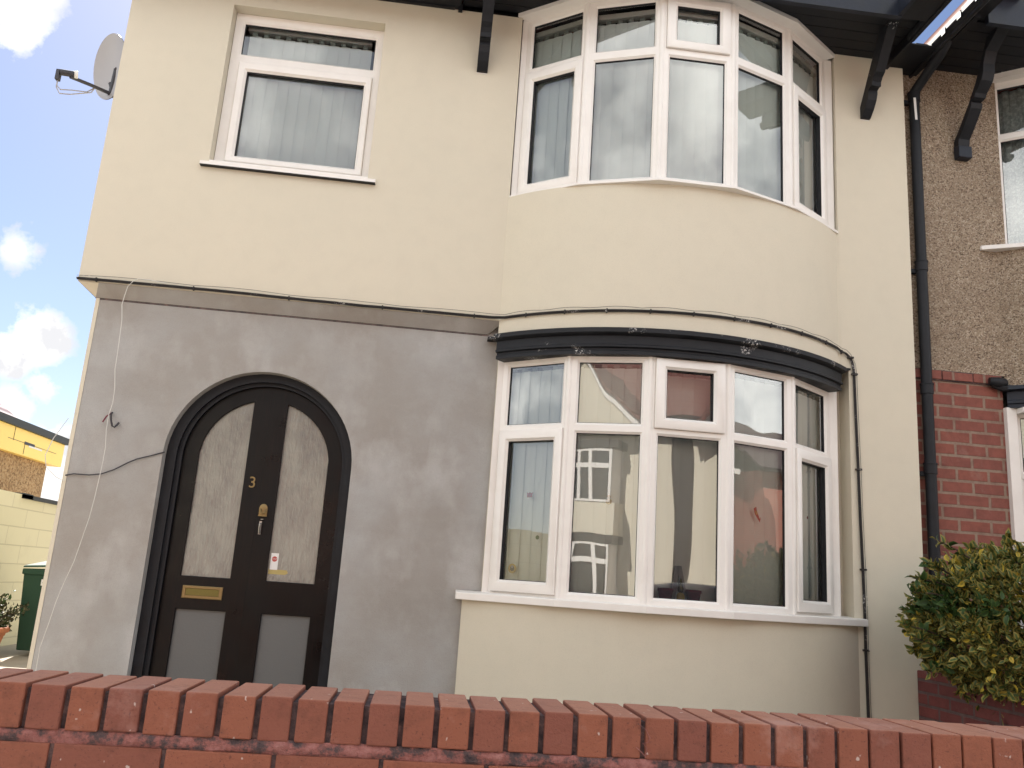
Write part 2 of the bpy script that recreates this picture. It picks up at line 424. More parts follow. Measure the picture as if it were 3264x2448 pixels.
def m_tiles(name, c1, c2, bump=.02, sc=1.0):
    m = mat(name, c1, .8); t = NT(m)
    wv = t.n.new('ShaderNodeTexWave'); wv.bands_direction = 'Z'; wv.inputs['Scale'].default_value = 1.6 * sc; wv.inputs['Distortion'].default_value = .3; t.l.new(t.co, wv.inputs['Vector'])
    c = t.mixc(t.noise(6, 5, .7), c1, c2); c = t.mixc(t.math('MULTIPLY', t.ramp(wv.outputs[1], [(0, (1, 1, 1)), (.25, (0, 0, 0))]), .6), c, tuple(x * .35 for x in c1))
    t.col(c); t.bump(wv.outputs[1], bump, 1.0); return m


M['tile_red'] = m_tiles('red_roof_tiles', (.36, .11, .07), (.26, .08, .06))
M['tile_purple'] = m_tiles('purple_roof_tiles', (.17, .09, .11), (.11, .07, .09))
M['tile_opp'] = m_tiles('weathered_red_tiles', (.20, .075, .055), (.13, .055, .05))
M['tile_dark'] = m_tiles('dark_roof_tiles', (.09, .05, .05), (.05, .035, .04))
# painted block wall
m = mat('cream_painted_block', (.74, .70, .50), .8); t = NT(m)
sp = t.n.new('ShaderNodeSeparateXYZ'); t.l.new(t.co, sp.inputs[0]); cb = t.n.new('ShaderNodeCombineXYZ'); t.l.new(sp.outputs[1], cb.inputs[0]); t.l.new(sp.outputs[2], cb.inputs[1])
br = t.n.new('ShaderNodeTexBrick'); t.l.new(t.map((1, 1, 1), (.1, .13, 0), cb.outputs[0]), br.inputs['Vector']); br.inputs['Scale'].default_value = 1; br.inputs['Brick Width'].default_value = .9
br.inputs['Row Height'].default_value = .225; br.inputs['Mortar Size'].default_value = .007; br.inputs['Color1'].default_value = (.76, .72, .52, 1); br.inputs['Color2'].default_value = (.73, .69, .49, 1); br.inputs['Mortar'].default_value = (.60, .56, .40, 1)
t.col(t.mixc(t.math('MULTIPLY', t.ramp(t.noise(2, 5, .7), [(.55, (0, 0, 0)), (.75, (1, 1, 1))]), .25), br.outputs[0], (.5, .46, .33)))
t.bump(t.math('SUBTRACT', 1.0, br.outputs['Fac']), .008, .6); M['block'] = m
m = mat('bin_green_plastic', (.018, .060, .034), .75); t = NT(m); t.bump(t.noise(60, 3), .001, .4); M['bin'] = m
m = mat('terracotta', (.45, .17, .08), .8); t = NT(m)
t.col(t.mixc(t.ramp(t.noise(9, 5, .65), [(.4, (0, 0, 0)), (.7, (1, 1, 1))]), (.46, .17, .075), (.33, .13, .07))); t.bump(t.noise(60, 4), .002, .5); M['terra'] = m
M['soil'] = mat('soil', (.05, .035, .025), 1)


def m_ground(name, c1, c2, sc=3):
    m = mat(name, c1, .9); t = NT(m)
    t.col(t.mixc(t.noise(sc, 6, .7), c1, c2)); t.bump(t.noise(70, 4, .7), .004, .6); return m


M['conc'] = m_ground('driveway_concrete', (.30, .27, .22), (.42, .37, .30))
M['asphalt'] = m_ground('asphalt', (.07, .07, .072), (.10, .098, .095))
M['paving'] = m_ground('paving', (.30, .285, .26), (.38, .36, .33))
M['kerb'] = m_ground('kerb_stone', (.34, .33, .31), (.42, .41, .39), 9)
M['bark'] = mat('bark', (.06, .04, .03), .9)
M['cable'] = m_blackpaint('cable_sheath', (.022, .020, .020), .02, .5)
M['wirewhite'] = mat('white_wire', (.62, .61, .58), .5)
M['dish'] = mat('grey_dish', (.36, .35, .36), .45)
M['dishdark'] = mat('dark_plastic', (.035, .033, .04), .5)
M['white'] = mat('white_label', (.75, .74, .72), .5)
M['redp'] = mat('red_print', (.45, .07, .06), .6)
M['yelp'] = mat('yellow_print', (.55, .40, .10), .6)
M['grnp'] = mat('green_print', (.08, .22, .10), .5)
M['redcloth'] = mat('maroon', (.16, .02, .04), .6)
M['carpaint'] = mat('dark_car_paint', (.02, .022, .03), .18, Coat_Weight=.8)
M['tyre'] = mat('tyre', (.02, .02, .02), .8)
M['darkglass'] = mat('dark_glass', (.02, .025, .03), .05)
M['lampred'] = mat('red_lens', (.3, .01, .01), .2)


def m_leaf(name, inner, edge, w=.62):
    m = mat(name, inner, .5); t = NT(m); t.b.inputs['Specular IOR Level'].default_value = .3
    uv = t.tc.outputs['UV']; sp = t.n.new('ShaderNodeSeparateXYZ'); t.l.new(uv, sp.inputs[0])
    gi = t.n.new('ShaderNodeNewGeometry')
    e = t.math('ADD', sp.outputs[0], t.math('MULTIPLY', t.math('SUBTRACT', t.noise(70, 2), .5), .5))
    f = t.ramp(e, [(w - .06, (0, 0, 0)), (w + .06, (1, 1, 1))])
    c = t.mixc(f, inner, edge)
    c = t.mixc(t.math('MULTIPLY', gi.outputs['Random Per Island'], .45), c, tuple(x * .55 for x in inner))
    t.col(c); return m


M['leaf_var'] = m_leaf('variegated_leaf', (.060, .092, .024), (.25, .20, .045), .46)
M['leaf_yel'] = m_leaf('yellow_leaf', (.36, .30, .05), (.60, .42, .05), .3)
M['leaf_grn'] = m_leaf('plain_green_leaf', (.030, .065, .016), (.055, .11, .025), .6)
M['leaf_dry'] = m_leaf('dull_shrub_leaf', (.040, .055, .022), (.09, .07, .035), .5)

# ------------------------------------------------------------------ ground (structure)
mb = MB(); mb.box(-400, 400, -400, 400, -.6, -.18); tag(mb.build('ground', M['paving']), None, None, kind='structure')
mb = MB(); mb.box(-60, 60, -3.30, 60, -.176, 0.0); tag(mb.build('driveway', M['conc']), None, None, kind='structure')
mb = MB(); mb.box(-60, 60, -6.4, -3.525, -.172, -.03); tag(mb.build('pavement', M['paving']), None, None, kind='structure')
mb = MB(); mb.box(-60, 60, -6.53, -6.404, -.172, -.026); tag(mb.build('kerb', M['kerb'], bevel=.015), None, None, kind='structure')
mb = MB(); mb.box(-60, 60, -12.5, -6.534, -.174, -.14); tag(mb.build('road', M['asphalt']), None, None, kind='structure')
mb = MB(); mb.box(-60, 60, -60, -12.505, -.17, -.02); tag(mb.build('pavement_opposite', M['paving']), None, None, kind='structure')

# ------------------------------------------------------------------ bay geometry
CX = 1.5525; RAD = 1.73; BOW = .455; HALFA = math.asin(1.17 / RAD)


def arc(t, off, cx=CX, yo=0.0):       # t in -1..1
    a = t * HALFA; return (cx + (RAD + off) * math.sin(a), yo + (RAD - BOW) - (RAD + off) * math.cos(a))


def facets(cx, yo, mid=-.45, sh=-.265, end=.03):
    J = [(-1.12, end), (-.72, sh), (-.245, mid), (.245, mid), (.72, sh), (1.12, end)]
    J = [Vector((cx + x, yo + y)) for x, y in J]; out = []
    for a, b in zip(J[:-1], J[1:]):
        d = (b - a); L = d.length; d = d / L; n = Vector((d.y, -d.x))
        def T(u, w, z, a=a, d=d, n=n): return (a.x + d.x * u + n.x * w, a.y + d.y * u + n.y * w, z)
        out.append((T, L))
    return J, out


def fixed_light(mb, T, outer, pane):
    (u0, u1, z0, z1), (a, b, c, d) = outer, pane
    e = .014
    mb.ring(T, [(u0, u1, z0, z1, -.065), (u0, u1, z0, z1, 0), (a - e, b + e, c - e, d + e, 0), (a, b, c, d, -.013), (a, b, c, d, -.020, 1), (a + .004, b - .004, c + .004, d - .004, -.022, 1), (a + .004, b - .004, c + .004, d - .004, -.03, 1)], 0)


def casement(mb, T, sash, pane):
    (u0, u1, z0, z1), (a, b, c, d) = sash, pane
    mb.ring(T, [(u0 - .002, u1 + .002, z0 - .002, z1 + .002, .0005, 2), (u0, u1, z0, z1, .001, 2), (u0, u1, z0, z1, .018), (u0 + .006, u1 - .006, z0 + .006, z1 - .006, .022), (a - .016, b + .016, c - .016, d + .016, .022), (a, b, c, d, .006), (a, b, c, d, -.001, 1), (a + .004, b - .004, c + .004, d - .004, -.002, 1), (a + .004, b - .004, c + .004, d - .004, -.03, 1)], 0)


def slats(mb, T, u0, u1, z0, z1, w, seed=0, pitch=.078):
    rnd = random.Random(seed); n = max(1, int((u1 - u0) / pitch)); 
    for k in range(n + 1):
        u = u0 + k * pitch; tw = .005 + rnd.uniform(-.003, .003); dz = rnd.uniform(-.002, .002)
        a = T(u, w - tw, z0); b = T(u + pitch + .008, w + tw, z0); rows = []
        for q in range(5):
            s_ = q / 4; bulge = math.sin(s_ * math.pi) * .004
            p0 = T(u + (pitch + .008) * s_, w - tw + 2 * tw * s_ + bulge, z0 + dz); rows.append(p0)
        mb.grid([rows, [(p[0], p[1], z1) for p in rows]], 0, True)
        mb.box(0, 0, 0, 0, 0, 0) if False else None
        mb.tbox(T, u + .02, u + .055, w - .004, w + .004, z1 + .002, z1 + .026, 1)
    mb.tbox(T, u0 - .01, u1 + .01, w - .03, w + .02, z1 + .032, z1 + .07, 2)


def bay_window(house, cx, yo, zb, zt, ztr0, ztr1, glassmat, name_label, end=.03, mid=-.45, cas_low=(0, 4), cas_top=(2,), blinds=(0, 1, 2, 3, 4), slat_top=None, curtain=False, seed=1, slat_deep=False):
    """one five-sided bay window: frame, panes, blinds"""
    J, F = facets(cx, yo, mid, end=end)
    e = empty('bay_window', (cx, yo, zb)); e.parent = house; e.matrix_parent_inverse = house.matrix_world.inverted()
    e['label'] = name_label
    fr = MB(); panes = []
    for i, (T, L) in enumerate(F):
        mg = .056; up = (mg, L - mg, ztr1, zt - .052); lo = (mg, L - mg, zb + .046, ztr0)
        zm = (ztr0 + ztr1) / 2
        if i in cas_top:
            p = (.098, L - .098, ztr1 + .046, zt - .088); fixed_light(fr, T, (0, L, zm, zt), (.05, L - .05, ztr1 + .006, zt - .048)); casement(fr, T, (.028, L - .028, ztr1 - .022, zt - .022), p); panes.append((T, p))
        else:
            fixed_light(fr, T, (0, L, zm, zt), up); panes.append((T, up))
        if i in cas_low:
            p = (.090, L - .090, zb + .092, ztr0 - .046); fixed_light(fr, T, (0, L, zb, zm), (.05, L - .05, zb + .05, ztr0 - .004)); casement(fr, T, (.026, L - .026, zb + .022, ztr0 + .026), p); panes.append((T, p))
        else:
            fixed_light(fr, T, (0, L, zb, zm), lo); panes.append((T, lo))
    for k, j in enumerate(J):   # corner posts
        if 0 < k < 5:
            fr.tube([(j.x, j.y + .018, zb), (j.x, j.y + .018, zt)], .0235, 10)
    # end cover posts facing the street
    fr.box(J[0].x - .032, J[0].x + .006, J[0].y - .006, J[0].y + .12, zb, zt)
    fr.box(J[5].x - .006, J[5].x + .055, J[5].y + .002, J[5].y + .12, zb, zt)
    fr.build('frame', [M['upvc'], M['gasket'], M['seal']], e)
    for T, p in panes:
        g = MB(); a, b, c, d = p; g.face([T(a, -.024, c), T(b, -.024, c), T(b, -.024, d), T(a, -.024, d)]); g.build('pane', glassmat, e, recalc=False)
    st = slat_top or zt - .12
    bl = MB()
    for i in blinds:
        T, L = F[i]
        if curtain:
            rows = []
            for q in range(41):
                u = -.02 + (L + .04) * q / 40; rows.append(T(u, -.10 + .014 * math.sin(u * 70 + i) + .006 * math.sin(u * 163), zb + .02))
            bl.grid([rows, [(p[0], p[1], zt - .03) for p in rows]], 0, True)
        else: slats(bl, T, .010, L - .022, zb + .03, st, -.20 if (i == 2 and slat_deep) else -.075, seed * 10 + i)
    if bl.v: bl.build('curtain' if curtain else 'blind', [M['lace'] if curtain else M['blind'], M['blind_gap'], M['upvc']], e, recalc=False)
    return e, J, F


# ------------------------------------------------------------------ the rendered house
HX0, HX1 = -2.30, 3.27
house = empty('rendered_house', (.5, 4, 0))
tag(house, 'cream rendered house with grey lower wall, arched black door and two bay windows', 'house')
# upper front wall with the window opening
WX0, WX1, WZ0, WZ1 = -1.622, -.575, 3.735, 4.945
mb = MB()
add_shape(mb, [[(HX0, 2.84), (.392, 2.84), (.392, 5.13), (HX0, 5.13)], [(WX0, WZ0), (WX0, WZ1), (WX1, WZ1), (WX1, WZ0)]], 0, .24)
mb.box(2.735, HX1, .0, .24, 2.738, 5.165)             # right pier, upper
mb.box(2.79, HX1, .0, .24, 0, 2.738)                  # right pier, lower
mb.box(2.715, 2.736, .0, .24, 2.738, 3.722)
ts = [k / 24 for k in range(-24, 25)]
mb.arcs(arc, [(-.15, 2.735), (0, 2.735), (0, 3.725), (-.15, 3.725), (-.15, 2.735)], ts)
mb.build('upper_wall', M['cream'], house)
# sides, back
mb = MB(); mb.box(HX0, HX0 + .25, .24, 8, 2.84, 5.13); mb.box(-2.206, HX0 + .25, .301, 8, 0, 2.84)
mb.box(HX1 - .25, HX1, .24, 8, 0, 5.13); mb.box(HX0, HX1, 8, 8.25, 0, 5.13)
mb.build('side_wall', M['cream'], house)
# splayed drip course where the thick insulated upper wall steps back to the grey wall
mb = MB()
mb.face([(-2.173, .001, 2.838), (.418, .001, 2.838), (.318, .084, 2.764), (-2.207, .084, 2.764)], 1)
mb.face([(-2.30, .001, 2.838), (-2.173, .001, 2.838), (-2.207, .084, 2.764)], 0)
mb.face([(-2.30, .001, 2.838), (-2.211, .084, 2.764), (-2.211, 8.0, 2.764), (-2.30, 8.0, 2.838)], 0)
mb.face([(-2.211, .084, 2.764), (.318, .084, 2.764), (.318, .092, 2.760), (-2.211, .092, 2.760)], 2)  # lip underside coloured dark for the shade below it
mb.face([(.418, .001, 2.838), (.42, .1, 2.838), (.318, .1, 2.764), (.318, .084, 2.764)], 0)
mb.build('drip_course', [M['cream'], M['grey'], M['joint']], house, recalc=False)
mb = MB(); mb.box(-2.20, .33, .0885, .0896, 2.7535, 2.7590); mb.build('drip_shade_line', M['joint'], house)  # dark strip painting the thin overhang shadow under the drip course
# lower grey wall with arched doorway
DCX, DR, DSP = -1.0608, 0.5815, 1.7961
hole = [(DCX - DR, .05), (DCX - DR, DSP)] + [(DCX - DR * math.cos(k * math.pi / 32), DSP + DR * math.sin(k * math.pi / 32)) for k in range(1, 32)] + [(DCX + DR, DSP), (DCX + DR, .05)]
mb = MB(); add_shape(mb, [[(-2.182, -.02), (.45, -.02), (.45, 2.836), (-2.182, 2.836)], hole], .090, .20)
mb.build('lower_wall', M['grey'], house)
mb = MB(); mb.box(-2.206, -2.1825, .087, .30, -.02, 2.835); mb.build('corner_bead', M['cream'], house)
# lower bay apron
LCX = 1.567; LR = 1.98; LH = math.asin(1.283 / LR)


def arcl(t, off):
    a = t * LH; return (LCX + (LR + off) * math.sin(a), .03 + LR * math.cos(LH) - (LR + off) * math.cos(a))


mb = MB()
mb.arcs(arcl, [(-.2, -.02), (0, -.02), (0, 1.052), (-.2, 1.052), (-.2, -.02)], ts)
mb.box(.285, .45, .035, .089, -.02, 1.05)
mb.build('bay_apron', M['cream'], house)
# head wall between the fascia and lower window : black fascia with lead flashing
mb = MB()
prof = [(-.12, 2.735), (.052, 2.735, 1), (.060, 2.728, 1), (.060, 2.704, 1), (.048, 2.698, 1), (.022, 2.690), (.022, 2.636), (.030, 2.630), (.030, 2.618), (.012, 2.612), (.012, 2.600), (.020, 2.594), (.020, 2.572), (-.10, 2.572)]
tf = [k / 30 for k in range(-30, 31)]
mb.arcs(lambda t, o: arc(t * .992, o), prof, tf, 0, False)
for s_ in (-1, 1):   # end caps
    pts = [(*arc(s_ * .992, q[0]), q[1]) for q in prof]; mb.face(pts, 0)
mb.box(.318, .385, .01, .085, 2.716, 2.732, 1)
mb.box(2.71, 2.80, -.012, .012, 2.728, 2.741, 1)
mb.build('bay_fascia', [M['blackchip'], M['flash']], house)
for q in ((.40, .47, .05, .10, 1.09, 2.72), (2.735, 2.79, .14, .24, 1.0, 2.738)):
    mb = MB(); mb.box(*q); mb.build('bay_cheek', M['cream'], house)
# bay windows
e_up, Ju, Fu = bay_window(house, 1.5525, 0, 3.732, 5.128, 4.655, 4.735, M['glass'], 'five-sided upper bay window with vertical blinds', slat_top=4.985, seed=3)
e_lo, Jl, Fl = bay_window(house, 1.5525, 0, 1.088, 2.588, 2.087, 2.152, M['glass_low'], 'five-sided ground floor bay window with stickers on the glass', end=.05, mid=-.42, slat_top=2.515, seed=5, slat_deep=True)


def polysill(mb, J, off, x0, x1, yend, z0, z1, back, lip=.004):
    """sill slab following the bay polygon, offset outwards"""
    C_ = Vector((CX, 1.2)); front = [(x0, yend[0])]
    for j in J[1:-1]:
        d = (j - C_).normalized(); front.append((j.x + d.x * off, j.y + d.y * off))
    front.append((x1, yend[1])); bk = [(x0, back)] + [(j.x, max(j.y, -.2) + .25) for j in J[1:-1]] + [(x1, back)]
    mb.grid([[(*p, z1 + .010) for p in bk], [(p[0], p[1] + .006, z1) for p in front], [(*p, z1 - lip) for p in front], [(*p, z0) for p in front], [(*p, z0) for p in bk]])
    mb.face([(*bk[0], z1 + .01), (front[0][0], front[0][1] + .006, z1), (*front[0], z0), (*bk[0], z0)]); mb.face([(*bk[-1], z1 + .01), (front[-1][0], front[-1][1] + .006, z1), (*front[-1], z0), (*bk[-1], z0)])


mb = MB(); polysill(mb, Ju, .050, .378, 2.735, (.008, -.008), 3.722, 3.742, .10); o = mb.build('sill', M['upvc'], e_up)
mb = MB(); polysill(mb, Jl, .085, .240, 2.858, (-.01, -.045), 1.046, 1.090, .088); o = mb.build('sill', M['upvc'], e_lo, bevel=.003)
# trim board above the upper bay
mb = MB(); C_ = Vector((CX, 1.2)); fr_ = [Vector((.358, .0))] + [j + (j - C_).normalized() * .07 for j in Ju[1:-1]] + [Vector((2.74, -.0))]; bk_ = [j.copy() for j in Ju]
mb.grid([[(p.x, p.y, 5.120) for p in bk_], [(p.x, p.y, 5.135) for p in fr_], [(p.x, p.y, 5.164) for p in fr_], [(p.x, p.y, 5.164) for p in bk_]])
mb.build('head_trim', M['upvc'], e_up)
# reveal strip to the right of the upper bay
mb = MB(); mb.box(2.665, 2.734, .13, .24, 3.73, 5.165); mb.build('bay_reveal', M['cream'], house)

# upper left window
wn_e = empty('window', ((WX0 + WX1) / 2, .08, WZ0)); wn_e.parent = house; wn_e.matrix_parent_inverse = house.matrix_world.inverted(); wn_e['label'] = 'white framed two-light window with vertical blinds, upper left'
TW = lambda u, w, z: (u, .092 - w, z)
mb = MB()
x0, x1 = -1.618, -.577
fixed_light(mb, TW, (x0, x1, 4.595, 4.943), (-1.553, -.637, 4.632, 4.872))
fixed_light(mb, TW, (x0, x1, 3.76, 4.595), (-1.52, -.66, 3.83, 4.53)); casement(mb, TW, (-1.549, -.632, 3.802, 4.556), (-1.489, -.682, 3.850, 4.492))
mb.build('frame', [M['upvc'], M['gasket'], M['seal']], wn_e)
for p in ((-1.553, -.637, 4.632, 4.872), (-1.489, -.682, 3.850, 4.492)):
    g = MB(); g.face([TW(p[0], -.024, p[2]), TW(p[1], -.024, p[2]), TW(p[1], -.024, p[3]), TW(p[0], -.024, p[3])]); g.build('pane', M['glass'], wn_e, recalc=False)
mb = MB(); slats(mb, TW, -1.53, -.68, 3.80, 4.825, -.075, 77); mb.build('blind', [M['blind'], M['blind_gap'], M['upvc']], wn_e, recalc=False)
mb = MB(); mb.hexa([(-1.669, -.035, 3.712), (-.52, -.035, 3.712), (-.52, .0, 3.712), (-1.669, .0, 3.712), (-1.669, -.035, 3.735), (-.52, -.035, 3.735), (-.52, .0, 3.745), (-1.669, .0, 3.745)])
mb.box(WX0 + .001, WX1 - .001, .0, .10, 3.737, 3.762); mb.box(-1.669, -.52, -.0352, -.001, 3.7075, 3.712, 1)
mb.build('sill', [M['upvc'], M['gasket']], wn_e)

# interior (dark rooms)
mb = MB(); mb.box(-2.0, 3.0, .9, 7.9, 2.60, 2.72); mb.box(-2.0, 3.0, 2.4, 2.5, 0, 2.6); mb.box(-2.0, 3.0, 2.4, 2.5, 2.75, 5.1); mb.box(-.2, -.1, .6, 2.4, 0, 5.1)
mb.box(-2.04, 3.0, .26, 8, 5.09, 5.12); mb.box(.50, 2.60, -.0, 2.4, 2.60, 2.70)
mb.build('interior', M['room'], house)
# shallow boarding under the bay soffit is part of the roof
# ---- eaves
mb = MB()
# main eave, left: fascia + soffit
mb.box(HX0 - .25, -.055, -.34, 0.0, 5.132, 5.150, 0); mb.box(HX0 - .25, -.05, -.365, -.34, 5.10, 5.27, 0)
mb.box(HX0 - .25, -.10, -.03, -.002, 5.122, 5.132)
# gable soffit boards over the bay
y = .02; k = 0
while y > -.50:
    mb.box(-.045, 3.155, y - .094, y, 5.166 + .001 * (k % 2), 5.184, 0); y -= .10; k += 1
mb.box(-.045, 3.155, -.55, .02, 5.184, 5.20)
mb.box(-.05, 3.30, .0, .10, 5.166, 5.19) 
# horizontal barge board hanging below the soffit
mb.box(-.05, 2.93, -.590, -.552, 5.085, 5.30, 1)
mb.box(2.93, 3.13, -.97, -.552, 5.10, 5.20, 0); mb.box(2.90, 2.93, -.97, -.552, 5.09, 5.22, 1)
# eaves board along the valley side
mb.box(3.128, 3.150, -.95, .0, 5.09, 5.165, 0)
# plug at the back of the valley between both houses
mb.box(3.15, 3.42, -.285, .07, 5.115, 5.125, 0); mb.box(3.15, 3.42, -.18, .07, 5.124, 5.20, 0)
mb.build('eaves', [M['black'], M['navy']], house)
# gutter + scalloped tile edge at the valley
mb = MB()
pts = []
for k in range(9):
    a = math.pi + k * math.pi / 8; pts.append((3.150 + .040 * math.cos(a) * .9, 5.150 + .05 * math.sin(a)))
mb.grid([[(px, -.97, pz) for px, pz in pts], [(px, -.32, pz) for px, pz in pts]], 0, True)
mb.build('gutter', M['black'], house)
mb = MB()
yy = -.98
while yy < -.30:
    mb.hexa([(3.02, yy, 5.235), (3.196, yy + .02, 5.168), (3.196, yy + .135, 5.168), (3.02, yy + .155, 5.235), (3.02, yy, 5.262), (3.192, yy + .02, 5.188), (3.192, yy + .135, 5.188), (3.02, yy + .155, 5.262)], 1); yy += .163  # edge tiles coloured black to stand for the valley shadow
# gable roof and main roof
zr = 5.20
def gable(mb, xl, xr, y0, y1, ze, rise, th=.06, m=0):
    xm = (xl + xr) / 2
    for a, b in ((xl, xm), (xr, xm)):
        mb.hexa([(a, y0, ze), (b, y0, ze + rise), (b, y1, ze + rise), (a, y1, ze), (a, y0, ze + th), (b, y0, ze + rise + th), (b, y1, ze + rise + th), (a, y1, ze + th)], m)
gable(mb, -.12, 3.13, -.66, 4.4, 5.215, 1.25)
mb.hexa([(-2.6, -.40, 5.16), (-.12, -.40, 5.16), (3.12, 3.0, 7.3), (-2.6, 4.1, 7.9), (-2.6, -.40, 5.22), (-.12, -.40, 5.22), (3.12, 3.0, 7.36), (-2.6, 4.1, 7.96)], 0)
mb.hexa([(-2.6, 4.1, 7.9), (3.3, 4.1, 7.9), (3.3, 8.6, 5.16), (-2.6, 8.6, 5.16), (-2.6, 4.1, 7.96), (3.3, 4.1, 7.96), (3.3, 8.6, 5.22), (-2.6, 8.6, 5.22)], 0)
mb.hexa([(0, 1.6, 6.3), (3.3, 1.6, 6.3), (3.3, 4.1, 7.9), (0, 4.1, 7.9), (0, 1.6, 6.36), (3.3, 1.6, 6.36), (3.3, 4.1, 7.96), (0, 4.1, 7.96)], 0)
mb.build('roof', [M['tile_red'], M['black']], house)
mb = MB(); mb.face([(-.05, -.50, 5.20), (3.08, -.50, 5.20), (1.5, -.50, 6.44)]); mb.build('gable_panel', M['cream'], house)
mb = MB(); mb.face([(HX0, .1, 5.13), (HX0, 8.1, 5.13), (HX0, 4.1, 7.9)]); mb.build('gable_end_wall', M['cream'], house)


def bracket(x0, x1, prof_back, prof_front, name, mats, parent, cap=None):
    mb = MB(); pts = prof_back + prof_front[::-1]
    L = [(x0, p[0], p[1]) for p in pts]; Rr = [(x1, p[0], p[1]) for p in pts]; n = len(pts)
    mb.face(L, 0); mb.face(Rr[::-1], 0)
    for i in range(n):
        j = (i + 1) % n; mb.face([L[i], L[j], Rr[j], Rr[i]], 0)
    mb.box(x0 + .002, x1 - .002, prof_front[0][0] - .001, .0, prof_front[0][1] - .008, prof_front[0][1] - .0005, 1) if cap else None
    return mb.build(name, mats, parent, bevel=.003)


pb = [(.0, 4.742), (-.10, 4.890), (-.19, 5.022), (-.285, 5.165)]
pf = [(.0, 4.650), (-.020, 4.650), (-.074, 4.697), (-.110, 4.745), (-.126, 4.785), (-.126, 4.812), (-.150, 4.822), (-.176, 4.818), (-.180, 4.850), (-.200, 4.874), (-.235, 4.896), (-.262, 4.935), (-.315, 5.010), (-.36, 5.07), (-.43, 5.165)]
bracket(.094, .170, pb, pf, 'bracket', [M['black'], M['white']], house, True)
o = bracket(2.926, 2.995, pb, pf, 'bracket', [M['blackchip'], M['white']], house, True)
# small stub of fascia left of the gable
mb = MB(); mb.box(-.075, -.045, -.03, .0, 5.108, 5.165); mb.build('eaves_stub', M['black'], house)

# ---- front door
de = empty('front_door', (-1.0463, 0.2125, 0)); de.parent = house; de.matrix_parent_inverse = house.matrix_world.inverted()
de['label'] = 'arched double door, black with obscure glass'


def archloop(cx, r, sp, z0, n=32):
    return [(cx - r, z0), (cx - r, sp)] + [(cx - r * math.cos(k * math.pi / n), sp + r * math.sin(k * math.pi / n)) for k in range(1, n)] + [(cx + r, sp), (cx + r, z0)]


mb = MB()
add_shape(mb, [archloop(DCX, DR - .001, DSP, .03), archloop(-1.0531, 0.5256, 1.8, .02)], 0.1594, .12, .004)
add_shape(mb, [archloop(-1.0531, 0.5265, 1.8, .03), archloop(-1.0492, 0.5015, 1.8019, .02)], 0.1884, .09, .003)
mb.build('door_frame', M['black'], de)
LX = -1.0478


def leaf(side):
    cx = -1.0492; r = 0.4995; sp = 1.8019; n = 20; z0 = .06
    if side < 0:
        out = [(LX - .002, z0), (cx - r, z0), (cx - r, sp)] + [(cx - r * math.cos(k * math.pi / 2 / n), sp + r * math.sin(k * math.pi / 2 / n)) for k in range(1, n + 1)]
        out[-1] = (LX - .002, sp + r)
        g0, g1 = -1.461, -1.1534
    else:
        out = [(LX + .002, z0), (cx + r, z0), (cx + r, sp)] + [(cx + r * math.cos(k * math.pi / 2 / n), sp + r * math.sin(k * math.pi / 2 / n)) for k in range(1, n + 1)]
        out[-1] = (LX + .002, sp + r)
        g0, g1 = -0.9431, -0.6384
    ri = 0.4147
    def topz(x): return sp + math.sqrt(max(0, ri * ri - (x - cx) ** 2)) if abs(x - cx) < ri else sp
    xs = [g0 + (g1 - g0) * k / 24 for k in range(25)]
    up = [(g0, 1.07)] + [(x, topz(x)) for x in xs] + [(g1, 1.07)]
    lo = [(g0, .29), (g0, 0.8781), (g1, 0.8781), (g1, .29)]
    return out, up, lo


for sd in (-1, 1):
    out, up, lo = leaf(sd)
    mb = MB(); add_shape(mb, [out, up, lo], 0.2173, .045, .004)
    lf = mb.build('door_leaf', M['door'], de)
    mb = MB(); add_shape(mb, [up], 0.2366, .006); mb.build('door_glass', M['obscure'], de)
    mb = MB(); add_shape(mb, [lo], 0.2366, .006); mb.build('lower_panel', M['panel'], de)
# letterbox
mb = MB(); T = lambda u, w, z: (u, 0.2173 - w, z)
mb.ring(T, [(-1.433, -1.19, 0.9398, 1.0169, 0), (-1.433, -1.19, 0.9398, 1.0169, .006), (-1.4292, -1.1939, 0.9436, 1.0131, .009), (-1.4137, -1.2093, 0.9571, 1.0015, .009), (-1.4108, -1.2122, 0.96, 0.9986, .004)])
mb.face([T(-1.4108, .004, 0.96), T(-1.2122, .004, 0.96), T(-1.2122, .004, 0.9986), T(-1.4108, .004, 0.9986)], 1)
mb.build('letterbox', [M['brass'], M['brassdark']], de)
mb = MB(); add_text(mb, '3', .100, lambda x, z, y: (-1.1003 + x, 0.2143 - z, 1.6746 + y), .004); mb.build('door_number', M['brass'], de)
mb = MB()
KX, KZ, LY = -1.0097, 1.5213, 0.2173
pts = [(KX - .024, KZ - .046), (KX - .024, KZ)] + [(KX - .023 * math.cos(k * math.pi / 8), KZ + .023 * math.sin(k * math.pi / 8)) for k in range(1, 8)] + [(KX + .024, KZ), (KX + .024, KZ - .046)]
add_shape(mb, [pts], LY - .010, .010, .002); mb.box(KX - .026, KX + .026, LY - .017, LY, KZ - .053, KZ - .046)
mb.tube([(KX - .016, LY - .014, KZ - .005), (KX - .012, LY - .023, KZ - .029), (KX, LY - .025, KZ - .036), (KX + .012, LY - .023, KZ - .029), (KX + .016, LY - .014, KZ - .005)], .004)
mb.build('knocker', M['brass'], de)
mb = MB(); HX_, HZ = -1.0155, 1.3959
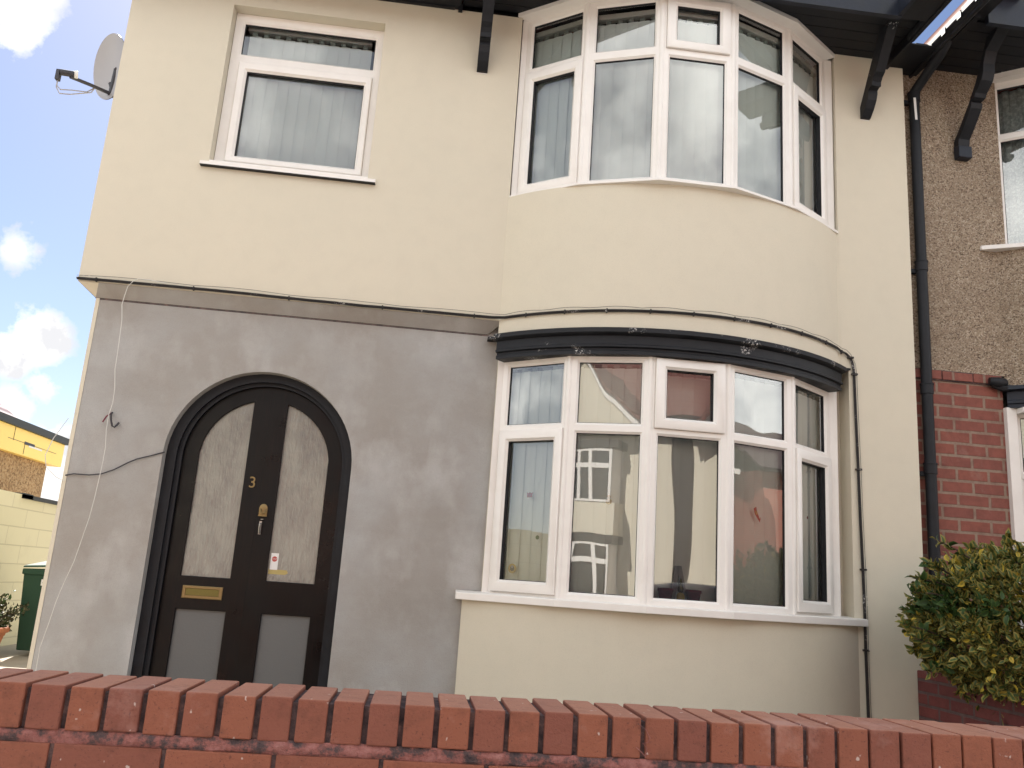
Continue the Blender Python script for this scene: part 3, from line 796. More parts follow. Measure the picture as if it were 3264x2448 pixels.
mb.box(HX_ - .008, HX_ + .007, LY - .007, LY, HZ - .040, HZ + .042); mb.tube([(HX_, LY - .005, HZ + .028), (HX_, LY - .030, HZ + .023), (HX_, LY - .033, HZ - .005), (HX_, LY - .020, HZ - .029), (HX_, LY - .005, HZ - .032)], .006); mb.lathe([(0, .0), (.011, 0), (.011, .004), (0, .004)], (HX_ + .006, LY - .005, HZ + .052), 10)
mb.build('door_handle', M['steel'], de)

# ------------------------------------------------------------------ neighbouring house
NX0 = 3.30; NY = .08; NCX = 5.15
nb = empty('neighbouring_house', (6, 4, 0)); tag(nb, 'brown pebbledash house with red brick lower wall, right of the cream house', 'house')
mb = MB(); add_shape(mb, [[(3.275, 2.815), (4.06, 2.815), (4.06, 5.25), (3.275, 5.25)]], NY, .2); mb.box(6.27, 9.3, NY, NY + .2, 2.815, 5.25)
arcn = lambda t, off: arc(t, off, NCX, NY)
mb.arcs(arcn, [(-.15, 2.735), (0, 2.735), (0, 3.760), (-.15, 3.760)], ts)
mb.build('pebbledash_wall', M['dash'], nb)
mb = MB(); mb.box(3.275, 3.965, NY + .006, NY + .2, -.02, 2.741); mb.box(6.33, 9.3, NY + .006, NY + .2, -.02, 2.741)
mb.arcs(lambda t, o: arc(t, o, NCX, NY), [(-.2, -.02), (0, -.02), (0, 1.05), (-.2, 1.05)], ts)
mb.build('brick_wall', M['nbrick'], nb)
mb = MB()
x = 3.275; rnd = random.Random(4)
while x < 3.93:
    x2 = min(x + rnd.choice((.235, .23, .225)), 3.955); z2 = 2.811 + rnd.uniform(-.004, .004)
    mb.hexa([(x + .004, NY - .012, 2.748), (x2 - .004, NY - .012, 2.748), (x2 - .004, NY + .1, 2.748), (x + .004, NY + .1, 2.748), (x + .004, NY - .012, z2), (x2 - .004, NY - .012, z2 + rnd.uniform(-.003, .003)), (x2 - .004, NY + .1, z2), (x + .004, NY + .1, z2)]); x = x2
mb.build('brick_band', M['nbrick'], nb, bevel=.003)
mb = MB(); mb.box(3.275, 3.96, NY - .004, NY + .1, 2.7405, 2.8148); mb.build('band_mortar', M['joint'], nb)
mb = MB(); mb.box(9.1, 9.3, .3, 8, 0, 5.25); mb.box(3.3, 9.3, 8, 8.2, 0, 5.25); mb.box(3.6, 9.0, 2.2, 2.3, 0, 5.2); mb.box(3.5, 9.0, .32, 8, 2.6, 2.7); mb.box(3.5, 9.0, .32, 8, 5.14, 5.16); mb.build('side_wall', M['room'], nb)
en1, J1, F1 = bay_window(nb, NCX, NY, 3.782, 5.150, 4.655, 4.722, M['glass'], 'neighbour upper bay window with lace net curtain', cas_low=(), cas_top=(), blinds=(0, 1, 2, 3, 4), curtain=True)
en2, J2, F2 = bay_window(nb, NCX, NY, 1.10, 2.575, 2.083, 2.147, M['glass_low'], 'neighbour ground floor bay window with net curtain', cas_low=(), cas_top=(), blinds=(0, 1, 2, 3, 4), curtain=True, mid=-.42)
for JJ, z0, z1, e_, off in ((J1, 3.752, 3.782, en1, .05), (J2, 1.06, 1.10, en2, .08)):
    mb = MB(); C2 = Vector((NCX, 1.2)); fr2 = [Vector((3.858, NY - .02))] + [j + (j - C2).normalized() * off for j in JJ[1:-1]] + [Vector((6.44, NY - .02))]
    bk2 = [Vector((3.858, NY + .02))] + [j + Vector((0, .2)) for j in JJ[1:-1]] + [Vector((6.44, NY + .02))]
    mb.grid([[(p.x, p.y, z1) for p in bk2], [(p.x, p.y, z1) for p in fr2], [(p.x, p.y, z0) for p in fr2], [(p.x, p.y, z0) for p in bk2]])
    mb.face([(bk2[0].x, bk2[0].y, z1), (fr2[0].x, fr2[0].y, z1), (fr2[0].x, fr2[0].y, z0), (bk2[0].x, bk2[0].y, z0)]); mb.build('sill', M['upvc'], e_)
mb = MB(); mb.box(3.962, 4.035, NY - .03, NY + .16, 1.08, 2.585); mb.box(4.035, 4.40, NY - .10, NY + .1, 2.545, 2.58); mb.build('window_post', M['upvc'], nb)
mb = MB(); fr2 = [Vector((4.0, NY - .02))] + [j + (j - C2).normalized() * .07 for j in J1[1:-1]] + [Vector((6.3, NY))]
mb.grid([[(p.x, p.y, 5.150) for p in J1], [(p.x, p.y, 5.155) for p in fr2], [(p.x, p.y, 5.20) for p in fr2], [(p.x, p.y, 5.20) for p in J1]]); mb.build('head_trim', M['upvc'], nb)
mb = MB(); mb.arcs(lambda t, o: arc(t * .99, o, NCX, NY), [(-.12, 2.735), (.06, 2.733), (.065, 2.705), (.05, 2.70), (.022, 2.70), (.022, 2.636), (.034, 2.630), (.034, 2.612), (.020, 2.608), (.020, 2.582), (-.1, 2.582)], tf, 0, False)
pts = [(*arc(-.99, q[0], NCX, NY), q[1]) for q in [(-.12, 2.735), (.06, 2.733), (.05, 2.70), (.022, 2.70), (.022, 2.582), (-.1, 2.582)]]; mb.face(pts)
mb.build('bay_fascia', M['navy'], nb)
mb = MB(); mb.tube([(3.845, NY - .03, 2.760), (3.90, NY - .045, 2.755), (3.945, NY - .04, 2.752), (3.955, NY - .035, 2.75)], [.03, .036, .036, .028], 10)
mb.tube([(3.87, NY - .02, 2.735), (3.93, NY - .04, 2.718), (4.05, NY - .05, 2.722), (4.2, NY - .16, 2.725)], [.016, .026, .022, .02], 8); mb.build('lead_roll', M['flash'], nb)
# eaves of neighbour
mb = MB(); y = .10; k = 0
while y > -.50:
    mb.box(3.375, 7.0, y - .094, y, 5.196 + .001 * (k % 2), 5.214); y -= .10; k += 1
mb.box(3.375, 7.0, -.55, .10, 5.214, 5.23); mb.box(3.28, 3.38, -.17, .10, 5.196, 5.22); mb.box(3.365, 3.385, -.95, .08, 5.10, 5.20)
mb.box(3.555, 7.0, -.590, -.552, 5.130, 5.345, 1); mb.box(3.385, 3.555, -.97, -.552, 5.19, 5.25, 0)
mb.box(3.45, 3.49, -.60, .0, 5.15, 5.196); mb.box(7.0, 9.6, -.36, .1, 5.196, 5.21)
mb.build('eaves', [M['black'], M['navy']], nb)
mb = MB(); pts = []
for k in range(9):
    a = math.pi + k * math.pi / 8; pts.append((3.385 + .045 * math.cos(a), 5.155 + .045 * math.sin(a)))
mb.grid([[(px, -.97, pz) for px, pz in pts], [(px, -.26, pz) for px, pz in pts]], 0, True)
for yy in (-.82, -.62, -.44): mb.box(3.330, 3.340, yy, yy + .045, 5.12, 5.165)
mb.build('gutter', M['black'], nb)
mb = MB(); yy = -.98
while yy < -.2:
    mb.hexa([(3.380, yy + .02, 5.185), (3.50, yy, 5.255), (3.50, yy + .155, 5.255), (3.380, yy + .135, 5.185), (3.383, yy + .02, 5.205), (3.50, yy, 5.282), (3.50, yy + .155, 5.282), (3.383, yy + .135, 5.205)], 1); yy += .163  # red edge tiles blackened, shadow put into their colour
gable(mb, 3.42, 6.89, -.66, 4.4, 5.26, 1.3)
mb.box(3.50, 3.80, -.70, -.60, 5.345, 5.40)
mb.hexa([(3.32, 1.6, 6.3), (9.6, -.4, 5.2), (9.6, 4.1, 7.9), (3.32, 4.1, 7.9), (3.32, 1.6, 6.36), (9.6, -.4, 5.26), (9.6, 4.1, 7.96), (3.32, 4.1, 7.96)])
mb.hexa([(3.32, 4.1, 7.9), (9.6, 4.1, 7.9), (9.6, 8.6, 5.2), (3.32, 8.6, 5.2), (3.32, 4.1, 7.96), (9.6, 4.1, 7.96), (9.6, 8.6, 5.26), (3.32, 8.6, 5.26)])
mb.build('roof', [M['tile_red'], M['black']], nb)
pbn = [(NY, 4.60), (NY - .06, 4.66), (-.11, 4.80), (-.21, 4.93), (-.36, 5.20)]
pfn = [(NY, 4.54), (.03, 4.54), (.02, 4.60), (-.06, 4.68), (-.135, 4.765), (-.15, 4.80), (-.135, 4.815), (-.185, 4.822), (-.20, 4.85), (-.225, 4.865), (-.275, 4.905), (-.30, 4.96), (-.305, 5.02), (-.34, 5.10), (-.50, 5.20)]
bracket(3.700, 3.790, pbn, pfn, 'bracket', [M['black'], M['white']], nb)
mb = MB(); mb.hexa([(3.695, .015, 4.452), (3.80, .015, 4.452), (3.80, NY, 4.452), (3.695, NY, 4.452), (3.695, .015, 4.545), (3.80, .015, 4.545), (3.80, NY, 4.56), (3.695, NY, 4.56)]); mb.build('corbel_block', M['navy'], nb, bevel=.006)

# ------------------------------------------------------------------ downpipe
dp = empty('downpipe', (3.365, .03, 0)); tag(dp, 'black cast downpipe running down the wall between the two houses', 'downpipe')
mb = MB(); mb.tube([(3.372, .035, 0), (3.372, .035, 4.93)], .037, 16); mb.tube([(3.372, .035, 4.90), (3.372, .028, 4.945), (3.385, .0, 4.975), (3.41, -.10, 5.045), (3.425, -.22, 5.10), (3.43, -.30, 5.15), (3.42, -.32, 5.20)], .036, 14)
mb.build('pipe', M['black'], dp)
for z in (4.90, 3.555, 2.655, 2.10, .9):
    mb = MB(); mb.lathe([(.037, -.035), (.043, -.033), (.043, .030), (.046, .032), (.046, .042), (.037, .044)], (3.372, .035, z), 16)
    if z in (3.555, 2.1, 4.90): mb.box(3.300, 3.345, .045, .078, z - .045, z - .015)
    mb.build('collar', M['black'], dp)
mb = MB(); mb.hexa([(3.352, -.004, 4.70), (3.368, -.006, 4.70), (3.368, -.002, 4.70), (3.352, -.001, 4.70), (3.345, -.004, 4.88), (3.362, -.006, 4.88), (3.362, -.002, 4.88), (3.345, -.001, 4.88)]); mb.build('paint_smear', M['white'], dp)

# ------------------------------------------------------------------ cables on the front wall
ca = empty('wall_cable', (0, -.012, 2.857)); tag(ca, 'black cable clipped along the cream wall, round the bay and down its right side', 'cable')
path = []
rnd = random.Random(11)
x = -2.305
while x < .40: path.append((x, -.012, 2.857 + .003 * math.sin(x * 3.1) + rnd.uniform(-.001, .001))); x += .12
for k in range(-23, 24):
    px, py = arc(k / 24, .013); path.append((px, py, 2.862 + .006 * math.sin(k / 24 * 2)))
path += [(2.735, -.016, 2.853), (2.77, -.014, 2.842), (2.80, -.013, 2.815), (2.818, -.013, 2.77), (2.825, -.013, 2.70), (2.830, -.013, 2.4), (2.838, -.013, 2.05), (2.843, -.013, 1.75), (2.852, -.013, 1.40), (2.857, -.013, 1.10), (2.857, -.013, .9), (2.863, -.013, .5), (2.866, -.013, .1)]
mb = MB(); mb.tube(path, .0066, 8); mb.tube([(p[0] + .002, p[1] - .001, p[2] - .009) if i < 70 else (p[0] - .009, p[1], p[2]) for i, p in enumerate(path)], .0040, 6)
mb.build('cable', M['cable'], ca)
p2 = [(p[0] + (.014 if i > 72 else 0), p[1] - .004, p[2] + (.014 + .010 * abs(math.sin(i * .55)) if i <= 72 else .0)) for i, p in enumerate(path)]
mb = MB(); mb.tube(p2, .0014, 5); mb.build('thin_cable', M['cable'], ca)
for i in list(range(1, len(path) - 14, 5)) + list(range(len(path) - 13, len(path), 2)):
    p = path[i]; mb = MB()
    if i < len(path) - 11: mb.box(p[0] - .004, p[0] + .004, p[1] - .009, p[1] + .010, p[2] - .016, p[2] + .009)
    else: mb.box(p[0] - .020, p[0] + .018, p[1] - .013, p[1] + .010, p[2] - .006, p[2] + .006)
    mb.build('clip', M['cable'], ca)
mb = MB()
wp = [(-1.75, -.03, 2.868), (-1.85, -.032, 2.878), (-1.925, -.034, 2.878), (-1.955, -.03, 2.860), (-1.986, -.02, 2.822), (-2.003, 0, 2.76), (-2.008, .0, 2.709), (-1.992, 0, 2.61), (-1.988, 0, 2.531), (-1.983, 0, 2.40), (-1.98, 0, 2.286), (-1.962, 0, 2.17), (-1.958, 0, 2.077), (-1.970, 0, 2.0), (-1.968, 0, 1.906), (-1.955, 0, 1.80), (-1.955, 0, 1.70), (-1.96, 0, 1.609), (-1.966, 0, 1.49), (-1.976, 0, 1.373), (-1.993, 0, 1.266), (-2.018, 0, 1.114), (-2.054, 0, .982), (-2.078, 0, .877), (-2.093, 0, .774), (-2.119, 0, .621), (-2.13, .03, .45), (-2.12, .05, .2), (-2.05, .05, .01)]
mb.tube(wp, .0022, 6); o = mb.build('white_wire', M['wirewhite']); tag(o, 'thin white wire hanging loose from the black cable in front of the grey wall', 'wire')
mb = MB(); mb.tube([(-2.1891, 0.0823, 1.6206), (-2.1408, 0.0765, 1.6322), (-2.0492, 0.0736, 1.6322), (-1.9769, 0.0736, 1.6447), (-1.9094, 0.0736, 1.6756), (-1.8323, 0.0746, 1.7267), (-1.784, 0.0755, 1.7527), (-1.7069, 0.0784, 1.7797), (-1.6297, 0.0842, 1.8106)], .0042, 6)
o = mb.build('grey_wire', M['dishdark']); tag(o, 'short dark wire curving across the grey wall towards the arched door', 'wire')
mb = MB(); mb.tube([(-1.9817, 0.0852, 2.0295), (-1.9788, 0.0601, 2.0179), (-1.9721, 0.0582, 1.9793), (-1.9595, 0.0582, 1.9427), (-1.946, 0.0601, 1.935), (-1.9335, 0.0697, 1.9552), (-1.9316, 0.0823, 1.9678)], .006, 6, 0)
mb.tube([(-1.9846, 0.0832, 2.0276), (-2.0039, 0.0601, 1.9986), (-2.0203, 0.0601, 1.962)], .0045, 6, 1); o = mb.build('wire_stub', [M['dishdark'], M['redcloth']]); tag(o, 'bent stub of old wire with a red end poking out of the grey wall', 'wire')
mb = MB(); mb.tube([(-2.2276, 0.0678, 1.9697), (-2.2855, 0.0485, 1.8347), (-2.3144, 0.0485, 1.7286), (-2.3, 0.0582, 1.6611), (-2.2373, 0.0775, 1.6032), (-2.1891, 0.0813, 1.584)], .0025, 6); o = mb.build('corner_wire', M['wirewhite']); tag(o, 'pale loop of wire bulging out from the left corner of the house', 'wire')

# ------------------------------------------------------------------ satellite dish on the side wall
sd = empty('satellite_dish', (-2.30, .5, 4.5)); tag(sd, 'grey oval satellite dish with arm on the left side of the house', 'satellite dish')
ctr = Vector((-2.582, .5, 4.655)); ax = Vector((-.60, -.78, -.10)).normalized(); upv = (Vector((0, 0, 1)) - ax * ax.z).normalized(); rt = ax.cross(upv)
upv = (upv * math.cos(R(12)) + rt * math.sin(R(12))).normalized(); rt = ax.cross(upv)
mb = MB(); rows = []; rows2 = []
for i in range(0, 9):
    s_ = i / 8; rows.append([ctr + rt * (.195 * s_ * math.cos(k * math.tau / 36)) + upv * (.265 * s_ * math.sin(k * math.tau / 36)) + ax * (.045 * s_ * s_ - .045) for k in range(36)])
    rows2.append([p - ax * .006 for p in rows[-1]])
mb.grid(rows, 0, True, True); mb.grid(rows2, 0, True, True); mb.grid([rows[-1], rows2[-1]], 1, True, True)
mb.build('reflector', [M['dish'], M['dishdark']], sd, recalc=False)
lnb = Vector((-2.72, .22, 4.392)); base = ctr - upv * .20 + rt * .04 - ax * .03
mb = MB(); mb.tube([base, base + (lnb - base) * .5 + Vector((0, 0, -.004)), lnb + Vector((.02, 0, -.02))], .013, 8); mb.build('arm', M['dishdark'], sd)
mb = MB(); mb.tube([lnb + Vector((.055, .02, .012)), lnb + Vector((.035, .01, .008))], .026, 12, 1); mb.tube([lnb + Vector((.035, .01, .008)), lnb + Vector((-.045, -.02, -.004))], .022, 10); mb.box(lnb.x - .070, lnb.x - .045, .19, .23, lnb.z - .062, lnb.z + .014); mb.build('receiver', [M['dishdark'], M['white']], sd, bevel=.002)
for q in (.0, .03):
    mb = MB(); a = lnb + Vector((-.055, -.01, -.06)); b = lnb + (base - lnb) * .62
    mb.tube([a, a + Vector((.0, 0, -.04 - q * .5)), a + Vector((.03, 0, -.07 - q * 1.0)), a + Vector((.10, 0, -.065 - q * 1.1)), b + Vector((-.05 + q, 0, -.05)), b + Vector((0, 0, -.008))], .0045, 6); mb.build('lead', M['dish'], sd)
mb = MB(); mb.tube([ctr - ax * .05, Vector((-2.42, .56, 4.60)), Vector((-2.30, .56, 4.58))], .02, 8); mb.box(-2.31, -2.30, .50, .62, 4.50, 4.66); mb.build('mount', M['dishdark'], sd)
mb = MB(); mb.tube([base + Vector((.01, 0, .02)), base + upv * .09 + ax * .0], .016, 8); mb.tube([base - Vector((0, 0, .02)), ctr - ax * .06], .022, 8); mb.build('clamp', M['dishdark'], sd)

# ------------------------------------------------------------------ low brick garden wall in the foreground
gw = empty('garden_wall', (1, -3.41, 0)); tag(gw, 'low red brick garden wall with brick on edge coping in the foreground', 'wall')
rnd = random.Random(21)
ZT = .897; YF = -3.52; YB = -3.305
mb = MB(); cp = .0739 
x = -.768 - cp * 38; k = 0; pitches = []
while x < 6.0:
    p = .0745 if x < -.3 else (.0728 if x < .4 else .0712)
    g = .0115 if x < .9 else .006
    a = x + g / 2 + rnd.uniform(-.001, .001); b = x + p - g / 2 + rnd.uniform(-.001, .001); yf = YF + rnd.uniform(-.0025, .0025); zt = ZT + rnd.uniform(-.0015, .0015); zb = .814 + rnd.uniform(-.002, .002)
    tw = rnd.uniform(-.0012, .0012)
    mb.hexa([(a, yf, zb), (b, yf + tw, zb), (b, YB, zb), (a, YB, zb), (a, yf, zt), (b, yf + tw, zt), (b, YB + rnd.uniform(-.002, .002), zt), (a, YB, zt)]); mb.m[-5] = 1; x += p  # top face gets the paler colour standing for sky light
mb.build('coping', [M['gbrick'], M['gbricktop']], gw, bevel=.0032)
mb = MB(); row = 0; z = .788
while z > .0:
    x = -4.0 + (0 if row % 2 == 0 else .107) + .099
    while x < 6:
        L = .2145; a = x + .0045; b = x + L - .0045; yf = YF + rnd.uniform(-.002, .003)
        mb.hexa([(a, yf, z - .065), (b, yf, z - .065), (b, YB, z - .065), (a, YB, z - .065), (a, yf, z + rnd.uniform(-.001, .001)), (b, yf, z + rnd.uniform(-.001, .001)), (b, YB, z), (a, YB, z)]); x += L
    z -= .076; row += 1
mb.build('brickwork', M['gbrick'], gw, bevel=.0025)
mb = MB(); mb.box(-4, 6, YF + .007, YB - .006, -.15, .8125, 0); mb.box(-4, 6, YF + .012, YB - .005, .8125, .8875, 0); mb.build('joints', M['joint'], gw)
# bulging bed joint under the coping
mb = MB(); n = 900; rows = []
from mathutils import noise as mn
for j in range(7):
    zz = .7875 + (.0275) * j / 6; r_ = []
    for i in range(n + 1):
        xx = -4 + 10 * i / n; env = math.sin(j / 6 * math.pi) ** .6 if 0 < j < 6 else 0
        h = mn.noise(Vector((xx * 9, zz * 30, 1.3))) * .5 + mn.noise(Vector((xx * 38, zz * 90, 4.3))) * .35 + mn.noise(Vector((xx * 3, 0, 7))) * .4
        r_.append((xx, YF + .006 - env * (.0055 + .010 * h), zz + .004 * mn.noise(Vector((xx * 14, j, 2)))))
    rows.append(r_)
mb.grid(rows, 0, True); mb.build('bed_mortar', M['mortar'], gw, recalc=False)
mb = MB(); yk = YF - .0022
mb.tube([(.487, yk, .885), (.505, yk, .874), (.514, yk, .858), (.510, yk, .848), (.499, yk, .847), (.508, yk, .838), (.505, yk, .819)], .0009, 5); mb.tube([(.485, yk, .838), (.495, yk, .831), (.504, yk, .822)], .0009, 5); mb.build('chalk_mark', M['mortar'], gw)
# lumps of mortar in some of the upright joints
mb = MB()
x = -.768 - .0745 * 38
while x < 2.4:
    p = .0745 if x < -.3 else (.0728 if x < .4 else .0712)
    if rnd.random() < .85:
        z0_ = rnd.choice((.812, .83, .84)); z1_ = rnd.choice((.86, .875, .885)); pr_ = rnd.uniform(.001, .005)
        mb.grid([[(x - .0055, YF + .012, zz), (x - .001 + rnd.uniform(-.0015, .0015), YF + .007 - pr_, zz + rnd.uniform(-.002, .002)), (x + .0055, YF + .012, zz)] for zz in [z0_ + (z1_ - z0_) * q / 5 for q in range(6)]], 0, True)
    x += p
mb.build('joint_mortar', M['mortar'], gw, recalc=False)

# ------------------------------------------------------------------ dividing wall between the front gardens
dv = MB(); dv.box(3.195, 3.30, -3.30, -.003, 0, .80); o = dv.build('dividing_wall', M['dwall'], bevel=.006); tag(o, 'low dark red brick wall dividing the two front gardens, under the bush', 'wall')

# ------------------------------------------------------------------ variegated bush
bush = empty('bush', (3.7, -.85, 0)); tag(bush, 'clipped yellow and green variegated bush at the right beside the downpipe', 'bush')


def leaves(name, mats, pos_fn, n, size, parent, seed, droop=.2):
    rnd = random.Random(seed); v = []; f = []; mi = []; uvs = []
    for _ in range(n):
        q = pos_fn(rnd)
        if q is None: continue
        p, outw, mtl = q
        d = (outw * .6 + Vector((rnd.gauss(0, .6), rnd.gauss(0, .6), rnd.gauss(.25, .6)))).normalized()
        sdv = d.cross(Vector((rnd.gauss(0, 1), rnd.gauss(0, 1), rnd.gauss(0, 1)))).normalized(); nn = sdv.cross(d)
        L = size * rnd.uniform(.6, 1.25); wd = L * rnd.uniform(.24, .34); i = len(v)
        mid = [(0, 0), (.33, .012), (.68, .0), (1.0, -.16)]
        for s_, h in mid: v.append(p + d * L * s_ + nn * L * h)
        for s_, ww in ((.33, .9), (.68, .8)):
            v.append(p + d * L * s_ + sdv * wd * ww + nn * L * .10); v.append(p + d * L * s_ - sdv * wd * ww + nn * L * .10)
        fs = [(i, i + 4, i + 1), (i, i + 1, i + 5), (i + 1, i + 4, i + 6, i + 2), (i + 1, i + 2, i + 7, i + 5), (i + 2, i + 6, i + 3), (i + 2, i + 3, i + 7)]
        um = {i: 0.1, i + 1: 0., i + 2: 0., i + 3: .9, i + 4: 1., i + 5: 1., i + 6: 1., i + 7: 1.}
        for q_ in fs: f.append(q_); mi.append(mtl); uvs.append([um[k_] for k_ in q_])
    me = bpy.data.meshes.new(name); me.from_pydata([tuple(x) for x in v], [], f)
    uv = me.uv_layers.new(name='uv')
    for pl, u in zip(me.polygons, uvs):
        pl.use_smooth = True
        for li, uu in zip(pl.loop_indices, u): uv.data[li].uv = (uu, .5)
    for m_ in mats: me.materials.append(m_)
    for pl, k_ in zip(me.polygons, mi): pl.material_index = k_
    o = bpy.data.objects.new(name, me); COL.objects.link(o); o.parent = parent; o.matrix_parent_inverse = parent.matrix_world.inverted(); return o


BC = Vector((3.84, -.78, 1.08)); BH = Vector((.98, .52, .43))
sprigs = []
_r2 = random.Random(5)


def bushpt(rnd):
    # superellipsoid shell with lumpy radius
    while True:
        u = Vector((rnd.uniform(-1, 1), rnd.uniform(-1, 1), rnd.uniform(-1, 1)))
        e_ = (abs(u.x) ** 3.2 + abs(u.y) ** 3.2 + abs(u.z) ** 3.2) ** (1 / 3.2)
        if e_ < 1 and e_ > .25: break
    if rnd.random() < .72: u = u / e_ * rnd.uniform(.84, 1.03)
    p = BC + Vector((u.x * BH.x, u.y * BH.y, u.z * BH.z))
    # underside rises toward the right, left side bulges low
    if p.z < .68 + .10 * abs(u.x) and rnd.random() < .85: return None
    lump = mn.noise(p * 3.1) * .10 + mn.noise(p * 7.0) * .06
    o_ = Vector((u.x, u.y, u.z)).normalized(); p = p + o_ * lump
    if mn.noise(p * 5.5 + Vector((3, 3, 3))) < -.34: return None
    # taper upper-left shoulder
    if u.x < -.75 and p.z > 1.40 and rnd.random() < .5: return None
    g = mn.noise(p * 2.2 + Vector((9.1, 0, 2)))
    plain = (p.z > 1.14 and p.x < 3.25 and p.z < 1.42 and g > -.05) or (g > .27 and p.z > 1.22)
    r_ = rnd.random()
    mt_ = 2 if plain and r_ < .85 else (1 if r_ < .07 else 0)
    return p, o_, mt_


leaves('foliage', [M['leaf_var'], M['leaf_yel'], M['leaf_grn']], bushpt, 24000, .050, bush, 31)
twigs = []
mb = MB()
for (a, b) in (((3.0, -.75, 1.30), (2.74, -.80, 1.335)), ((2.98, -.8, 1.24), (2.70, -.82, 1.262)), ((2.95, -.75, 1.02), (2.66, -.80, 1.085)), ((2.95, -.8, .94), (2.68, -.86, 1.02)), ((2.98, -.8, .90), (2.76, -.84, .845)), ((3.1, -.8, 1.45), (2.86, -.8, 1.56)), ((3.35, -.8, 1.45), (3.30, -.8, 1.60)), ((3.0, -.7, 1.38), (2.84, -.75, 1.43))):
    a = Vector(a); b = Vector(b); mb.tube([a, (a + b) / 2 + Vector((0, 0, .01)), b], [.006, .004, .003], 5); twigs.append((a, b))
for k in range(9):
    a = Vector((3.5 + .06 * k, -.8 + .04 * math.sin(k * 3), 0.02)); b = Vector((3.15 + .17 * k, -.9 + .1 * math.sin(k * 5), .95 + .1 * math.cos(k))); mb.tube([a, (a * .5 + b * .5) + Vector((.03, 0, -.05)), b], [.016, .012, .007], 6)
mb.build('stems', M['bark'], bush)


def twigpt(rnd):
    a, b = rnd.choice(twigs); s_ = rnd.random() ** .6; p = a + (b - a) * s_; return p, (b - a).normalized(), (0 if rnd.random() < .7 else 2)


leaves('sprig_leaves', [M['leaf_var'], M['leaf_yel'], M['leaf_grn']], twigpt, 210, .055, bush, 32)

# ------------------------------------------------------------------ left background: bin, pot, wall, shop, far roof
bn = empty('wheelie_bin', (-4.22, 5.5, 0)); tag(bn, 'dark green wheelie bin against the cream block wall at the left', 'wheelie bin')
mb = MB(); bx0, bx1, by0, by1 = -4.50, -3.94, 5.22, 5.86
mb.hexa([(bx0 + .05, by0 + .06, .06), (bx1 - .05, by0 + .06, .06), (bx1 - .05, by1 - .06, .06), (bx0 + .05, by1 - .06, .06), (bx0, by0, .95), (bx1, by0, .95), (bx1, by1, .95), (bx0, by1, .95)])
mb.box(bx0 - .012, bx1 + .012, by0 - .015, by1 + .01, .90, .965); mb.build('body', M['bin'], bn, bevel=.012)
mb = MB(); mb.hexa([(bx0 - .015, by0 - .02, .975), (bx1 + .015, by0 - .02, 1.02), (bx1 + .015, by1 + .02, 1.06), (bx0 - .015, by1 + .02, 1.03), (bx0 - .005, by0, 1.00), (bx1, by0, 1.045), (bx1, by1, 1.10), (bx0, by1, 1.07)]); mb.build('lid', M['bin'], bn, bevel=.01)
mb = MB(); mb.box(-4.285, -4.165, by0 - .008, by0 - .003, .785, .855); o = mb.build('label_sticker', M['white'], bn)
mb = MB(); mb.box(-4.27, -4.18, by0 - .0095, by0 - .0082, .812, .826, 0); mb.build('print', M['blind_gap'], bn)
for q in (bx0 + .02, bx1 - .06):
    mb = MB(); mb.tube([(q, by1 - .05, .10), (q + .045, by1 - .05, .10)], .10, 18); mb.build('wheel', M['tyre'], bn)
pt = MB(); pc = (-4.70, 4.86, 0)
pt.lathe([(0, .01), (.185, 0), (.200, .02), (.250, .22), (.252, .235), (.262, .24), (.270, .27), (.292, .275), (.300, .29), (.300, .325), (.292, .332), (.272, .332), (.262, .30), (0, .29)], pc, 40); o = pt.build('plant_pot', [M['terra']]); tag(o, 'round terracotta plant pot standing in front of the green bin', 'plant pot')
sh = empty('potted_shrub', (-4.60, 4.86, .29)); tag(sh, 'scraggy twiggy shrub growing in the terracotta pot', 'shrub')
mb = MB(); rnd = random.Random(8); tips = []
for k in range(34):
    a = rnd.uniform(0, math.tau); el = rnd.uniform(.35, 1.4); L = rnd.uniform(.28, .55); b = Vector(pc) + Vector((0, 0, .28)); d = Vector((math.cos(a) * math.cos(el), math.sin(a) * math.cos(el), math.sin(el))); e_ = b + d * L + Vector((0, 0, -.04))
    mb.tube([b, b + d * L * .5 + Vector((0, 0, .03)), e_], [.007, .005, .003], 5); tips.append((b + d * L * .35, e_))
mb.lathe([(.0, .3), (.26, .30)], pc, 20); mb.build('stems', M['bark'], sh)


def shpt(rnd):
    a, b = rnd.choice(tips); p = a + (b - a) * rnd.random() ** .7 + Vector((rnd.gauss(0, .03), rnd.gauss(0, .03), rnd.gauss(0, .03))); return p, (b - a).normalized(), (0 if rnd.random() < .8 else 1)


leaves('foliage', [M['leaf_dry'], M['leaf_grn']], shpt, 1500, .045, sh, 33)
bw = empty('block_wall', (-5.1, 5, 0)); tag(bw, 'cream painted block wall along the driveway behind the bin', 'wall')
mb = MB(); mb.box(-5.2, -5.0, -3.0, 5.95, 0, 1.848); mb.box(-5.19, -5.01, 5.95, 12, 0, 1.80); mb.build('masonry', M['block'], bw)
mb = MB(); mb.box(-5.24, -4.97, 5.95, 12, 1.801, 1.85); mb.hexa([(-5.24, 5.95, 1.80), (-4.97, 5.95, 1.80), (-4.97, 6.2, 1.80), (-5.24, 6.2, 1.80), (-5.24, 5.95, 1.865), (-4.97, 5.95, 1.865), (-4.97, 6.2, 1.86), (-5.24, 6.2, 1.86)]); mb.build('coping', M['roofedge'], bw)
sp_ = empty('shop_building', (-11, 9, 0)); tag(sp_, 'flat roofed brown pebbledash building with a yellow fascia at the left', 'building')
mb = MB(); mb.box(-14, -8.0, 4, 13.6, 0, 2.99); mb.build('wall', M['dashfar'], sp_)
